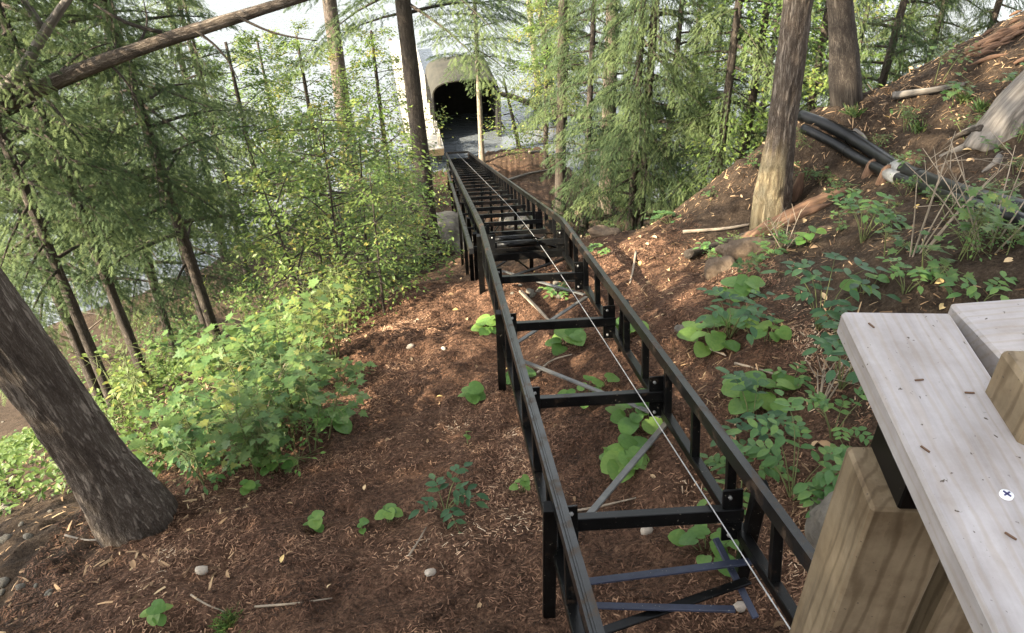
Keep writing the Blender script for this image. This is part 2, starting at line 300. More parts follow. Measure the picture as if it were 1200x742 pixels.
MT['maple'] = leaf_mat('maple_leaves', [(0, (0.038, 0.082, 0.030)), (0.5, (0.074, 0.138, 0.044)), (0.95, (0.125, 0.185, 0.055)), (1.2, (0.19, 0.21, 0.055))], 0.42)
MT['canopy'] = leaf_mat('canopy_leaves', [(0, (0.03, 0.075, 0.022)), (1, (0.09, 0.14, 0.035))], 0.3)
MT['broad'] = leaf_mat('broad_leaves', [(0, (0.060, 0.135, 0.030)), (0.6, (0.10, 0.19, 0.042)), (1.2, (0.15, 0.24, 0.055))], 0.35)
MT['compound'] = leaf_mat('compound_leaves', [(0, (0.048, 0.110, 0.034)), (0.6, (0.078, 0.155, 0.044)), (1.2, (0.13, 0.21, 0.055))], 0.32)
MT['darkleaf'] = leaf_mat('blue_green_leaves', [(0, (0.026, 0.066, 0.028)), (0.6, (0.042, 0.095, 0.040)), (1.2, (0.07, 0.13, 0.05))], 0.28)
MT['grass'] = leaf_mat('grass_blades', [(0, (0.05, 0.10, 0.03)), (0.6, (0.10, 0.15, 0.045)), (1.2, (0.24, 0.21, 0.08))], 0.35)
MT['stem'] = surf_mat('green_stem', [(0.3, (0.06, 0.10, 0.03)), (0.7, (0.16, 0.15, 0.06))], (1, 1, 1), 20, 0.7, 0, 0.001, 'bk')

def ground_mat():
    m, nt, N, L = mat_new('forest_floor')
    g = N('NewGeometry'); co = g.outputs['Position']
    def noi(s, d=6, r=0.6):
        t = N('TexNoise'); t.inputs['Scale'].default_value = s; t.inputs['Detail'].default_value = d; t.inputs['Roughness'].default_value = r; L(co, t.inputs['Vector']); return t.outputs['Fac']
    big = noi(0.55, 5); mid = noi(5, 8, 0.7); fine = noi(45, 6, 0.75)
    red = ramp(nt, [(0.28, (0.016, 0.010, 0.007)), (0.42, (0.060, 0.034, 0.022)), (0.56, (0.135, 0.076, 0.048)), (0.8, (0.27, 0.175, 0.115))]); L(fine, red.inputs[0])
    dk = ramp(nt, [(0.3, (0.018, 0.012, 0.009)), (0.55, (0.062, 0.044, 0.030)), (0.8, (0.16, 0.125, 0.09))]); L(fine, dk.inputs[0])
    a = N('Attribute'); a.attribute_name = 'soil'
    mr = N('Math'); mr.operation = 'MULTIPLY_ADD'; mr.inputs[1].default_value = 0.9; L(big, mr.inputs[0]); L(a.outputs['Fac'], mr.inputs[2])
    st = N('MapRange'); st.inputs['From Min'].default_value = 0.50; st.inputs['From Max'].default_value = 0.95; L(mr.outputs[0], st.inputs['Value'])
    mx = N('MixRGB'); L(st.outputs[0], mx.inputs[0]); L(red.outputs[0], mx.inputs[1]); L(dk.outputs[0], mx.inputs[2])
    m2 = N('MixRGB'); m2.blend_type = 'MULTIPLY'; m2.inputs[0].default_value = 0.8; L(mx.outputs[0], m2.inputs[1])
    r3 = ramp(nt, [(0.3, (0.22, 0.20, 0.19)), (0.62, (1, 1, 1))]); L(mid, r3.inputs[0]); L(r3.outputs[0], m2.inputs[2])
    b = N('BsdfPrincipled'); L(m2.outputs[0], b.inputs['Base Color']); b.inputs['Roughness'].default_value = 0.95; b.inputs['Specular IOR Level'].default_value = 0.1
    ad = N('Math'); ad.operation = 'MULTIPLY_ADD'; ad.inputs[1].default_value = 2.0; L(mid, ad.inputs[0]); L(fine, ad.inputs[2])
    bp = N('Bump'); bp.inputs['Strength'].default_value = 0.9; bp.inputs['Distance'].default_value = 0.02; L(ad.outputs[0], bp.inputs['Height']); L(bp.outputs[0], b.inputs['Normal'])
    o = N('OutputMaterial'); L(b.outputs[0], o.inputs[0]); return m
def water_mat():
    m, nt, N, L = mat_new('lake_water')
    g = N('NewGeometry'); mp = N('Mapping'); mp.inputs['Scale'].default_value = (1, 2.2, 1); L(g.outputs['Position'], mp.inputs['Vector'])
    t = N('TexNoise'); t.inputs['Scale'].default_value = 2.2; t.inputs['Detail'].default_value = 4; L(mp.outputs[0], t.inputs['Vector'])
    bp = N('Bump'); bp.inputs['Strength'].default_value = 0.5; bp.inputs['Distance'].default_value = 0.12; L(t.outputs['Fac'], bp.inputs['Height'])
    b = N('BsdfPrincipled'); b.inputs['Base Color'].default_value = (0.085, 0.095, 0.105, 1); b.inputs['Roughness'].default_value = 0.18; b.inputs['IOR'].default_value = 1.33
    b.inputs['Specular IOR Level'].default_value = 1.0
    L(bp.outputs[0], b.inputs['Normal']); o = N('OutputMaterial'); L(b.outputs[0], o.inputs[0]); return m

# ------------------------------------------------------------------ terrain
CP = np.array([  # x, y, height relative to the camera
 (.5,1,-2.9),(.4,3,-3.38),(.25,5,-3.98),(.1,6.9,-4.55),(0,8.5,-5.6),(-.2,10.2,-6.8),(-.5,13,-8.2),(-1,18,-10.2),(-1.6,24,-12.4),(-2,27.8,-13.2),(-2,32,-14.0),
 (-2.05,2.95,-3.6),(-1.5,1,-2.95),(-3.5,3,-4.2),(-3,.5,-3.2),(-1.7,4.6,-4.15),(-1.3,7,-4.9),(-2.5,7,-5.4),(-3.8,7,-5.9),(-1.2,10.2,-6.7),(-3,10.5,-7.6),(-6,10,-8.6),(-6,5,-6.0),
 (-10,8,-9.5),(-13,19,-13.4),(-8,16,-11.6),(-9,24,-13.7),(-5,24,-12.7),(-5,28,-13.5),(-3,18,-10.9),(-14,10,-11.5),(-22,12,-13.8),(-5,14,-10.2),
 (1.5,3,-3.0),(2.94,4.1,-2.35),(1.4,5,-3.55),(2.5,6.9,-3.75),(1.3,6.9,-4.2),(3.5,5.5,-2.75),(4.7,8,-2.6),(5,5,-1.6),(2.9,7.6,-3.2),(3.5,8.9,-4.1),(4.2,10.5,-4.6),(2,9,-5.2),(1,10.5,-6.3),
 (3,13,-8),(6,12,-4.8),(7.5,14,-6),(1,13.5,-8.2),(.5,18,-10.2),(4,18,-11),(.5,24,-12.2),(.5,28.5,-13.0),(3,27,-13.4),(8,20,-11.5),(12,26,-14),(12,14,-5.5),(12,6,1.5),(20,10,2.5),(20,20,-9),
 (0,-4,-1.6),(6,-4,.6),(-6,-4,-2.6),(0,-10,0),(15,-6,5),(-15,-4,-7),(-30,0,-12),(35,0,6),(0,-40,8),(30,35,-15),(-30,35,-16),(0,45,-16)], float)
def _tps(d): return np.where(d > 1e-9, d*d*np.log(np.maximum(d, 1e-9)), 0)
_n = len(CP); _K = np.zeros((_n+3, _n+3)); _K[:_n, :_n] = _tps(np.linalg.norm(CP[:, None, :2]-CP[None, :, :2], axis=2)) + np.eye(_n)*0.02
_K[:_n, _n:] = np.c_[np.ones(_n), CP[:, :2]]; _K[_n:, :_n] = _K[:_n, _n:].T
_W = np.linalg.solve(_K, np.r_[CP[:, 2], 0, 0, 0])
def height(x, y):
    x = np.asarray(x, float); y = np.asarray(y, float); sh = x.shape; xf = np.clip(x.ravel(), -38, 42); yf = np.clip(y.ravel(), -40, 48)
    z = _W[_n] + _W[_n+1]*xf + _W[_n+2]*yf
    for i in range(_n): z = z + _W[i]*_tps(np.hypot(xf-CP[i, 0], yf-CP[i, 1]))
    z = np.clip(z, -17, 12)
    X, Y = x.ravel(), y.ravel()
    z = z + (noise(X*0.9, Y*0.9, s=1)-.5)*0.20 + (noise(X*2.6, Y*2.6, s=2)-.5)*0.11 - np.maximum(noise(X*5.1, Y*5.1, s=7)-.60, 0)*0.12 + (noise(X*9, Y*9, s=3)-.5)*0.05 + (noise(X*16, Y*16, s=6)-.5)*0.03 + (noise(X*27, Y*27, s=4)-.5)*0.026
    return (z + CZ).reshape(sh)
def axis(lo, hi, flo, fhi, fine, coarse_n):
    a = np.arange(flo, fhi, fine); g = np.linspace(0, 1, coarse_n+1)[1:]**2.2
    return np.concatenate([(flo-(flo-lo)*g)[::-1], a, a[-1]+(hi-a[-1])*g])
gx = axis(-160, 160, -4.6, 6.0, 0.035, 75); gy = axis(-160, 120, 0.6, 9.6, 0.035, 85)
GX, GY = np.meshgrid(gx, gy); GZ = height(GX, GY)
ni, nj = GX.shape
idx = np.arange(ni*nj).reshape(ni, nj)
GF = np.stack([idx[:-1, :-1], idx[:-1, 1:], idx[1:, 1:], idx[1:, :-1]], -1).reshape(-1, 4)
# soil: 0 = red bark mulch round the track, 1 = dark humus and stones
soil = np.clip((np.abs(GX-0.2+0.06*GY)-1.6)/2.0, 0, 1)*0.0
soil = np.where(GX > 1.15-0.03*GY, np.clip((GX-1.15)/0.9, 0, 1)*0.80, soil)
soil = np.maximum(soil, np.clip((-(GX+2.0))/0.9, 0, 1)*0.8*np.clip((GY-0.2)/1.5, 0, 1))
soil = np.maximum(soil, np.clip((GY-9.5)/3, 0, 0.45)) - 0.12
ground = link('ground', mesh_np('ground', np.c_[GX.ravel(), GY.ravel(), GZ.ravel()], GF, {'soil': soil.ravel()}, True), ground_mat()); ground['kind'] = 'structure'
def hz(x, y):                                # height on the built grid (bilinear)
    x = np.asarray(x, float); y = np.asarray(y, float)
    j = np.clip(np.searchsorted(gx, x)-1, 0, nj-2); i = np.clip(np.searchsorted(gy, y)-1, 0, ni-2)
    a = (x-gx[j])/(gx[j+1]-gx[j]); b = (y-gy[i])/(gy[i+1]-gy[i])
    return GZ[i, j]*(1-a)*(1-b)+GZ[i, j+1]*a*(1-b)+GZ[i+1, j]*(1-a)*b+GZ[i+1, j+1]*a*b
def G(px, py):                               # pixel ray to the ground
    d = ray(px, py); t = np.arange(1.0, 60, 0.02); q = CAM + d*t[:, None]
    below = q[:, 2] < hz(q[:, 0], q[:, 1]); k = np.argmax(below) if below.any() else len(t)-1
    p = q[k].copy(); p[2] = hz(p[0], p[1]); return p
def on_ground(x, y, dz=0): return np.array([x, y, float(hz(x, y))+dz])

V = np.array([(-500, -60, 0), (500, -60, 0), (500, 700, 0), (-500, 700, 0)], float)
water = link('lake_water', mesh_np('lake_water', V, np.array([[0, 1, 2, 3]])), water_mat()); water['kind'] = 'structure'
hx = np.linspace(-500, 500, 80); prof = [(330, -2), (350, 14), (400, 38), (470, 46)]
HV = np.array([(x, y+20*math.sin(x*.011), z*(.75+.5*float(noise(x*.012, y*.01, s=9)))) for y, z in prof for x in hx])
HF = np.array([(r*80+c, r*80+c+1, r*80+81+c, r*80+80+c) for r in range(3) for c in range(79)])
hill = link('far_shore_hill', mesh_np('far_shore_hill', HV, HF, None, True), surf_mat('wooded_hill', [(0.3, (0.02, 0.04, 0.015)), (0.7, (0.06, 0.09, 0.03))], (1, 1, 1), 0.15, 0.9, 0.8, 2.0, 'world')); hill['kind'] = 'structure'
#@@SECTION track
# ------------------------------------------------------------------ tram track
GAUGE = 0.80
DN = nrm((-0.0896, 0.9537, -0.2871)); CN = np.array([0.273, 5, CZ-3.25])        # upper run: direction and a point midway between the rail tops
DF = nrm((-0.0898, 0.9195, -0.3826)); CF = np.array([0.318, 5, CZ-3.048])       # lower run
RIGHT = nrm((DN[1], -DN[0], 0))
def near_at(y): return CN + DN*((y-5)/DN[1])
def far_at(y): return CF + DF*((y-5)/DF[1])
YB = 6.76
def track_at(y): return near_at(y) if y <= YB else far_at(y)
def up_at(y): return nrm(np.cross(RIGHT, DN if y <= YB else DF))
YS = 0.9
YE = min(np.arange(20, 34, 0.05), key=lambda y: abs((lambda q: 371-FPX*np.dot(q-CAM, CU)/np.dot(q-CAM, _f))(far_at(y)) - 178))
trk = empty('tram_track', on_ground(*track_at(4)[:2]), 'black steel hillside tram track running down the slope to the lake', 'track')
SECT = [(-.020, 0), (-.020, -.065), (.024, -.065), (.024, -.012), (.012, -.012), (.012, -.004), (.004, -.004), (.004, 0)]
def tp(y, side, drop, inset=0.0):
    return track_at(y) + RIGHT*(side*(GAUGE/2-inset-(.02 if side < 0 else 0))) - up_at(y)*drop
for side in (-1, 1):
    prof = SECT if side > 0 else [(-a, b) for a, b in SECT][::-1]
    prof = [(-a, b) for a, b in prof][::-1]       # frame() y axis points to the left
    for y0, y1 in ((YS, YB), (YB, YE)):
        A, B = tp(y0, side, 0), tp(y1, side, 0)
        extrude(trk, 'rail', prof, A, B, MT['paint_worn'], up_at((y0+y1)/2))
    for y0, y1 in ((YS, YB), (YB+.02, YE)):
        beam(trk, 'lower_chord', tp(y0, side, .335), tp(y1, side, .335), .045, .045, MT['paint'], up_at((y0+y1)/2))
    y = YS+.1
    while y < YE-.1:
        if abs(y-YB) > .08: beam(trk, 'upright', tp(y, side, .063), tp(y, side, .315), .035, .04, MT['paint'], RIGHT)
        y += .46 if y < YB else .55
# crossbars where the photograph shows them on the upper run, evenly down the lower run
def bar_y(px, py):
    return min(np.arange(1, 9, .02), key=lambda y: np.hypot(*(lambda q: (600+FPX*np.dot(q-CAM, CR)/np.dot(q-CAM, _f)-px, 371-FPX*np.dot(q-CAM, CU)/np.dot(q-CAM, _f)-py))(tp(y, 1, .25, .05))))
bars = [bar_y(868, 598), bar_y(782, 459), bar_y(716, 377), bar_y(685, 321), bar_y(661, 281)]
bars = [bars[0]-1.1] + bars
y = bars[-1]+.75
while y < YE-.2: bars.append(y); y += .82
for k, y in enumerate(bars):
    u = up_at(y); big = .06 if y < 7.5 else .05
    cb = beam(trk, 'crossbar', tp(y+.055, -1, .235, .0), tp(y, 1, .235, .0), .05, big, MT['paint'], u)
    if y < 9:
        for side in (-1, 1):
            gp = beam(trk, 'gusset_plate', tp(y, side, .12, .045), tp(y, side, .36, .045), .085, .014, MT['paint'], (DN if y <= YB else DF), .002); gp.parent = cb; gp.matrix_basis = BM[cb.name].inverted() @ BM[gp.name]
for y in bars[:6]:
    for side in (-1, 1):
        for dr in (.15, .33):
            c = tp(y, side, dr, .06) - (DN if y <= YB else DF)*.008; d = (DN if y <= YB else DF)
            tube_part(trk, 'bolt', MT['tape'], [c, c-d*.010], [.009, .009], 6, .1)
# flat diagonal braces under the upper run, and the loose straps near the top
def brace(a, b, w=.045, m='paint', th=.012): beam(trk, 'diagonal_brace', a, b, w, th, MT[m], up_at(5))
for k in range(1, 5):
    s = 1 if k % 2 else -1
    brace(tp(bars[k]+.05, -s, .365+.015*k), tp(bars[k+1]-.05, s, .365+.015*k), m='brace', w=.035)
a = bars[1]
brace(tp(a-.12, -1, .40), tp(a-.10, 1, .40), m='strap', w=.04); brace(tp(a-.20, -1, .43), tp(a-.30, 1, .45, .14), m='strap', w=.035)
brace(tp(a-.36, -1, .46), tp(a-.14, 1, .46, .02)); brace(tp(a+.03, 1, .37, .1), tp(a-.25, 1, .55, .03), m='strap', w=.03)
brace(tp(a-.30, -1, .38), tp(a-.75, -1, .44, .25))
# cross ties and rollers at the bend
for yy, dr in ((YB-.05, .33), (YB+.28, .33)): beam(trk, 'crossbar', tp(yy, -1, dr), tp(yy, 1, dr), .06, .07, MT['paint'], up_at(yy))
for yy in (YB+.02, YB+.36):
    A, B = tp(yy, -1, .22, .10), tp(yy, 1, .22, .30); tube_part(trk, 'cable_roller', MT['paint'], [A, B], [.035, .035], 14, .5)
    beam(trk, 'roller_bracket', tp(yy, 1, .22, .29), tp(yy+.1, 1, .30, .1), .03, .02, MT['paint'], up_at(yy))
brace(tp(YB-.6, -1, .4, .05), tp(YB-.1, 1, .38, .0), .05); brace(tp(YB-.3, -1, .42), tp(YB-.7, 1, .42), .04)
# legs down to the ground
for y in (2.15, 4.4, YB-.25, YB+1.5, YB+3, YB+5, YB+7.5, YB+10.5, YB+14, YB+18):
    for side in (-1, 1):
        A = tp(y, side, .05 if y < 7 else .3) + RIGHT*side*.035; g = on_ground(A[0], A[1], -.12)
        if A[2]-g[2] > .1:
            g[2] = min(g[2], A[2]-.2); beam(trk, 'leg', A, g, .055, .055, MT['paint'], (0, 1, 0))
    if y > 7:
        A = tp(y, -1, .4); B = tp(y, 1, .4); ga = on_ground(A[0], A[1], .15); gb = on_ground(B[0], B[1], .15)
        beam(trk, 'cross_brace', A, gb, .012, .04, MT['paint'], (0, 1, 0)); beam(trk, 'cross_brace', B+DF*.03, ga+DF*.03, .012, .04, MT['paint'], (0, 1, 0))
beam(trk, 'end_stop', tp(YE, -1, .03), tp(YE, 1, .03), .06, .07, MT['paint'], up_at(YE))
# side channel standing just outside the left rail on the lower run
beam(trk, 'guide_channel', tp(YB+.25, -1, .30, -.14), tp(YE-3, -1, .30, -.10), .05, .06, MT['paint_worn'], up_at(9))
for k in range(9): yy = YB+.5+k*1.5; beam(trk, 'channel_bracket', tp(yy, -1, .31, -.14), tp(yy, -1, .31, 0), .03, .03, MT['paint'], up_at(9))
cab = [near_at(.9)+RIGHT*.30-up_at(2)*.20, near_at(YB)+RIGHT*.16-up_at(2)*.185, far_at(YB+.4)+RIGHT*.145-up_at(9)*.175, far_at(YE-.1)+RIGHT*.0-up_at(9)*.06]
tube_solo('steel_cable', MT['cable'], 'thin pale steel cable running down the middle of the black track', 'cable', None, cab, [.0028]*4, 8, .3)

# ------------------------------------------------------------------ deck railing beside the camera
rz0 = CZ-0.62
def RZ(px, py, dz=0): return PZ(px, py, rz0+dz)
a, b, c_ = RZ(985, 364), RZ(1107, 354), RZ(1165, 742)
bw = float(np.linalg.norm(b-a)); ax = nrm(c_-a); sd_ = nrm(b-a); sd_ = nrm(sd_-ax*np.dot(sd_, ax)); wid = float(np.dot(b-a, sd_))
print('RAILING board width', wid, 'along', ax)
rl = empty('deck_railing', np.array([a[0]+.2, a[1]-.3, rz0-1.05]), 'weathered wooden deck railing with flat grey cap boards beside the viewer', 'railing')
TH = .036
L0 = a + sd_*wid/2 - np.array([0, 0, TH/2])
beam(rl, 'cap_board', L0, L0+ax*1.7, wid-.002, TH, MT['grey_wood'], bevel=.004)
s0 = b + sd_*.003 - np.array([0, 0, TH/2+.001]); s1 = RZ(1215, 346) - np.array([0, 0, TH/2+.001])
sx = nrm(s1-s0); sp = nrm(np.cross(sx, [0, 0, 1]))
cut = s0 + sp*wid/2 + sx*.0
beam(rl, 'cap_board', cut+sx*.004, cut+sx*1.3, wid, TH, MT['grey_wood'], bevel=.004)
# post below the cap
pt = PZ(992, 521, rz0-TH-.05); pc = pt + sd_*.05 - ax*0.0 + np.array([0, 0, 0])
pw = .10
pcen = pt + sd_*(pw/2) + nrm(np.cross([0, 0, 1], sd_))*0
pcen = pt + np.array([sd_[0], sd_[1], 0])*pw/2 + np.array([ax[0], ax[1], 0])*pw/2
ptop = np.array([pcen[0], pcen[1], rz0-TH-.05]); pbot = np.array([pcen[0], pcen[1], float(hz(pcen[0], pcen[1]))-.1])
beam(rl, 'post', ptop, pbot, pw, pw, MT['tan_wood'], tuple(ax), .004)
bt = ptop + np.array([0, 0, .024]) + sd_*.015
beam(rl, 'black_block', bt-ax*.05, bt+ax*.05, .075, .048, MT['paint'], bevel=.002)  # black block filling the gap between post top and cap board
# upright block standing on the far cap board
bp_ = RZ(1146, 446, .0); hb = .30
bc = bp_ + sd_*.045 + ax*.06
beam(rl, 'baluster', np.array([bc[0], bc[1], rz0+.06]), np.array([bc[0], bc[1], rz0-.55]), .09, .09, MT['tan_wood'], tuple(ax), .005)
# screw with a cross slot, and bits of fallen bark on the boards
scp = RZ(1179, 581); scr = tube_part(rl, 'screw', MT['screw'], [scp-np.array([0, 0, .006]), scp+np.array([0, 0, .0025])], [.0064, .0064], 20, .02)
for r in (.5, .5+math.pi/2):
    dv = np.array([math.cos(r), math.sin(r), 0])*.0042; sl = beam(rl, 'screw_slot', scp+dv+[0, 0, .0031], scp-dv+[0, 0, .0031], .0016, .0008, MT['screw_slot'], bevel=0); sl.parent = scr
for k, (px, py, an) in enumerate([(1021, 382, 1.9), (1077, 446, .1), (1136, 461, -.1), (1084, 527, 2.1), (1184, 629, 2.2)]):
    q = RZ(px, py); dv = np.array([math.cos(an), math.sin(an), 0])*.0055
    o = beam(None, 'bark_sliver', q-dv+[0, 0, .001], q+dv+[0, 0, .001], .0026, .0016, MT['rotwood'], bevel=.0005)
    tag(o, 'tiny brown bark sliver lying on the grey cap board', 'bark sliver', 'bark slivers on the cap board')
#@@SECTION trees
# ------------------------------------------------------------------ leaf shapes
def fan(outline, center, fold=0.12, curl=-0.15):
    o = np.array(outline, float); full = np.concatenate([o, (o[1:-1]*[-1, 1])[::-1]])
    V = np.concatenate([[center], full]); z = fold*np.abs(V[:, 0]) + curl*(V[:, 1]-.3)**2
    n = len(full); F = np.array([(0, 1+i, 1+(i+1) % n) for i in range(n)]); return np.c_[V, z], F
LF_MAPLE = fan([(0, 0), (.16, -.10), (.40, -.06), (.33, .12), (.60, .34), (.44, .36), (.28, .40), (.30, .62), (.15, .60), (0, 1)], (0, .3))
LF_OVAL = fan([(0, 0), (.20, .22), (.25, .48), (.15, .78), (0, 1)], (0, .45), .2, -.2)
LF_HEART = fan([(0, .06), (.12, -.06), (.34, -.04), (.50, .18), (.52, .42), (.42, .66), (.24, .86), (0, .97)], (0, .3), .10, -.25)
LF_SIMPLE = (np.array([(0, 0, 0), (.24, .45, .05), (0, 1, -.08), (-.24, .45, .05)]), np.array([(0, 1, 2), (0, 2, 3)]))
def frond(n=8):                               # hemlock spray: short needled twigs either side of a rachis
    V = [(-.02, 0, 0), (.02, 0, 0), (0, 1, -.08)]; F = [(0, 1, 2)]
    for i in range(n):
        t = (i+.3)/n; ln = .46*(1-t)**.7*(.55+t) + .08
        for s in (-1, 1):
            an = math.radians(46+9*math.sin(i*3.1+s)); b = np.array([0, t, -.08*t*t]); e = b + np.array([s*math.sin(an)*ln, math.cos(an)*ln, -.12*ln])
            w = np.array([-s*math.cos(an), math.sin(an), 0])*.045; k = len(V); V += [b-w, b+w*.6, e]; F += [(k, k+1, k+2)]
    return np.array(V, float), np.array(F)
FR = frond()
def place(tpl, pos, fwd, nor, size, tint, r=rng):
    """instances of a leaf template; pos/fwd/nor (N,3), size (N,), tint (N,)"""
    TV, TF = tpl; pos = np.asarray(pos); fwd = np.asarray(fwd, float); nor = np.asarray(nor, float); N_ = len(pos)
    fwd = fwd/np.linalg.norm(fwd, axis=1)[:, None]; x = np.cross(fwd, nor); x /= np.linalg.norm(x, axis=1)[:, None]+1e-9; z = np.cross(x, fwd)
    s = np.asarray(size)[:, None, None]
    V = pos[:, None, :] + s*(TV[None, :, 0, None]*x[:, None, :] + TV[None, :, 1, None]*fwd[:, None, :] + TV[None, :, 2, None]*z[:, None, :])
    k = len(TV); F = TF[None] + (np.arange(N_)*k)[:, None, None]
    return V.reshape(-1, 3), F.reshape(-1, 3), np.repeat(np.asarray(tint), k)
def cat3(L):
    V, F, T, o = [], [], [], 0
    for v, f, t in L: V.append(v); F.append(f+o); T.append(t); o += len(v)
    return np.concatenate(V), np.concatenate(F), np.concatenate(T)

# ------------------------------------------------------------------ crown meshes (local, base at 0,0,0)
def hemlock_crown(seed, H, z0, R, nb, dens=1.0, fs=1.0):
    r = np.random.default_rng(seed); pos, fw, no, sz, ti = [], [], [], [], []; wood = []
    for b in range(nb):
        u = (b+r.random())/nb; z = z0+(H-z0)*u; az = b*2.4+r.normal(0, .4); L = R*((1-u)**.75)*(.65+.5*r.random())+.25
        d = np.array([math.cos(az), math.sin(az), 0]); side = np.array([-d[1], d[0], 0]); rise = r.normal(.12, .12); dr = .30+.15*r.random()
        c0 = np.array([0, 0, z]); bt = r.random()*.55
        pt = lambda s: c0 + d*(s*L) + np.array([0, 0, rise*s*L - dr*s*s*L])
        wood.append(tube([pt(0), pt(.35), pt(.7), pt(1)], [.010+.011*L, .008+.006*L, .006, .003], 5, .6, cap=False))
        n = max(3, int(L/.14*dens))
        for i in range(n):
            s = .10+.90*((i+r.random())/n)**.8; p = pt(s); tg = d + np.array([0, 0, rise-2*dr*s])
            for sg in (-1, 1):
                ls = (.16+.34*L*(1-s)**.8*(.6+.7*r.random()))*min(1, .55+s); bd = nrm(tg*(.65+.3*r.random()) + side*sg*(.7+.4*r.random()) + np.array([0, 0, r.normal(-.10, .10)]))
                m = max(2, int(ls/.075)); bs = np.cross(bd, [0, 0, 1.])
                for j in range(m):
                    t = (j+.6)/m; q = p+bd*(ls*t)+np.array([0, 0, -.22*ls*t*t]); a = (1 if j % 2 else -1) if j < m-1 else 0
                    f = bd + bs*a*(.65+.3*r.random()) + np.array([0, 0, r.normal(-.18-.2*t, .14)])
                    pos.append(q); fw.append(f); no.append(np.array([r.normal(0, .22), r.normal(0, .22), 1])); sz.append((.12+.12*r.random())*fs); ti.append(bt+.30*r.random()+.2*t*s)
                    if r.random() < .3: pos.append(q+r.normal(0, .03, 3)); fw.append(f+r.normal(0, .5, 3)); no.append(np.array([r.normal(0, .5), r.normal(0, .5), 1])); sz.append((.08+.1*r.random())*fs); ti.append(bt+.2*r.random())
    w = join(wood)
    return place(FR, pos, fw, no, sz, ti), w
def leafy_crown(seed, H, z0, R, nl, size, tpl, nbr=26, droop=.25, flat=.55):
    """broadleaf crown: limbs, each carrying clumps of leaves in loose layers"""
    r = np.random.default_rng(seed); pos, fw, no, sz, ti = [], [], [], [], []; wood = []
    per = max(4, nl//nbr)
    for b in range(nbr):
        u = (b+r.random())/nbr; z = z0+(H-z0)*u*.92; az = b*2.4+r.normal(0, .5); L = R*(1-.65*u**1.5)*(.55+.6*r.random())
        d = np.array([math.cos(az), math.sin(az), 0]); side = np.array([-d[1], d[0], 0]); rise = .25+.35*r.random(); bt = r.random()*.5
        pt = lambda s: np.array([0, 0, z]) + d*(s*L) + np.array([0, 0, rise*s*L-.3*s*s*L])
        wood.append(tube([pt(0), pt(.5), pt(1)], [.006+.008*L, .004+.004*L, .003], 5, .5, cap=False))
        for _ in range(per):
            s = .2+.85*math.sqrt(r.random()); p = pt(min(s, 1.05)) + side*r.normal(0, .26*L*s**.5) + np.array([0, 0, r.normal(-.02, .07*L+.03)])
            a2 = az+r.normal(0, 1.0); f = np.array([math.cos(a2), math.sin(a2), -droop+r.normal(0, .25)])
            pos.append(p); fw.append(f); no.append(np.array([r.normal(0, flat*.6), r.normal(0, flat*.6), 1])); sz.append(size*(.55+.7*r.random())); ti.append(bt+.5*r.random())
    return place(tpl, pos, fw, no, sz, ti), join(wood)
def crown_meshes(name, data, mat, woodmat):
    (V, F, T), (wv, wf, wb) = data
    m1 = mesh_np(name+'_leaves', V, F, {'tint': T}); m1.materials.append(mat)
    m2 = mesh_np(name+'_limbs', wv, wf, {'bk': wb}, True); m2.materials.append(woodmat)
    return m1, m2
HEM = [crown_meshes('hemlock', hemlock_crown(10+i, 12, z0, R, nb, 1.35, .66), MT['hemlock'], MT['bark_dark']) for i, (z0, R, nb) in enumerate([(.8, 2.5, 92), (1.4, 2.8, 88), (.3, 2.1, 90)])]
YHEM = [crown_meshes('young_hemlock', hemlock_crown(30+i, 3.2, .2, 1.1, 50, 1.3, 1.0), MT['hemlock'], MT['bark_dark']) for i in range(2)]
BEECH = [crown_meshes('beech', leafy_crown(50+i, 4.2, .35, 1.5, 1350, .105, LF_SIMPLE, 26), MT['beech'], MT['bark_dark']) for i in range(2)]
BIG = [crown_meshes('broadleaf', leafy_crown(60+i, 9, 2.2, 3.7, 12500, .17, LF_SIMPLE, 60), MT['canopy'], MT['bark_dark']) for i in range(2)]
LIME = [crown_meshes('lime_broadleaf', leafy_crown(65, 8, 1.0, 2.6, 7000, .14, LF_SIMPLE, 50), MT['beech'], MT['bark_dark'])]

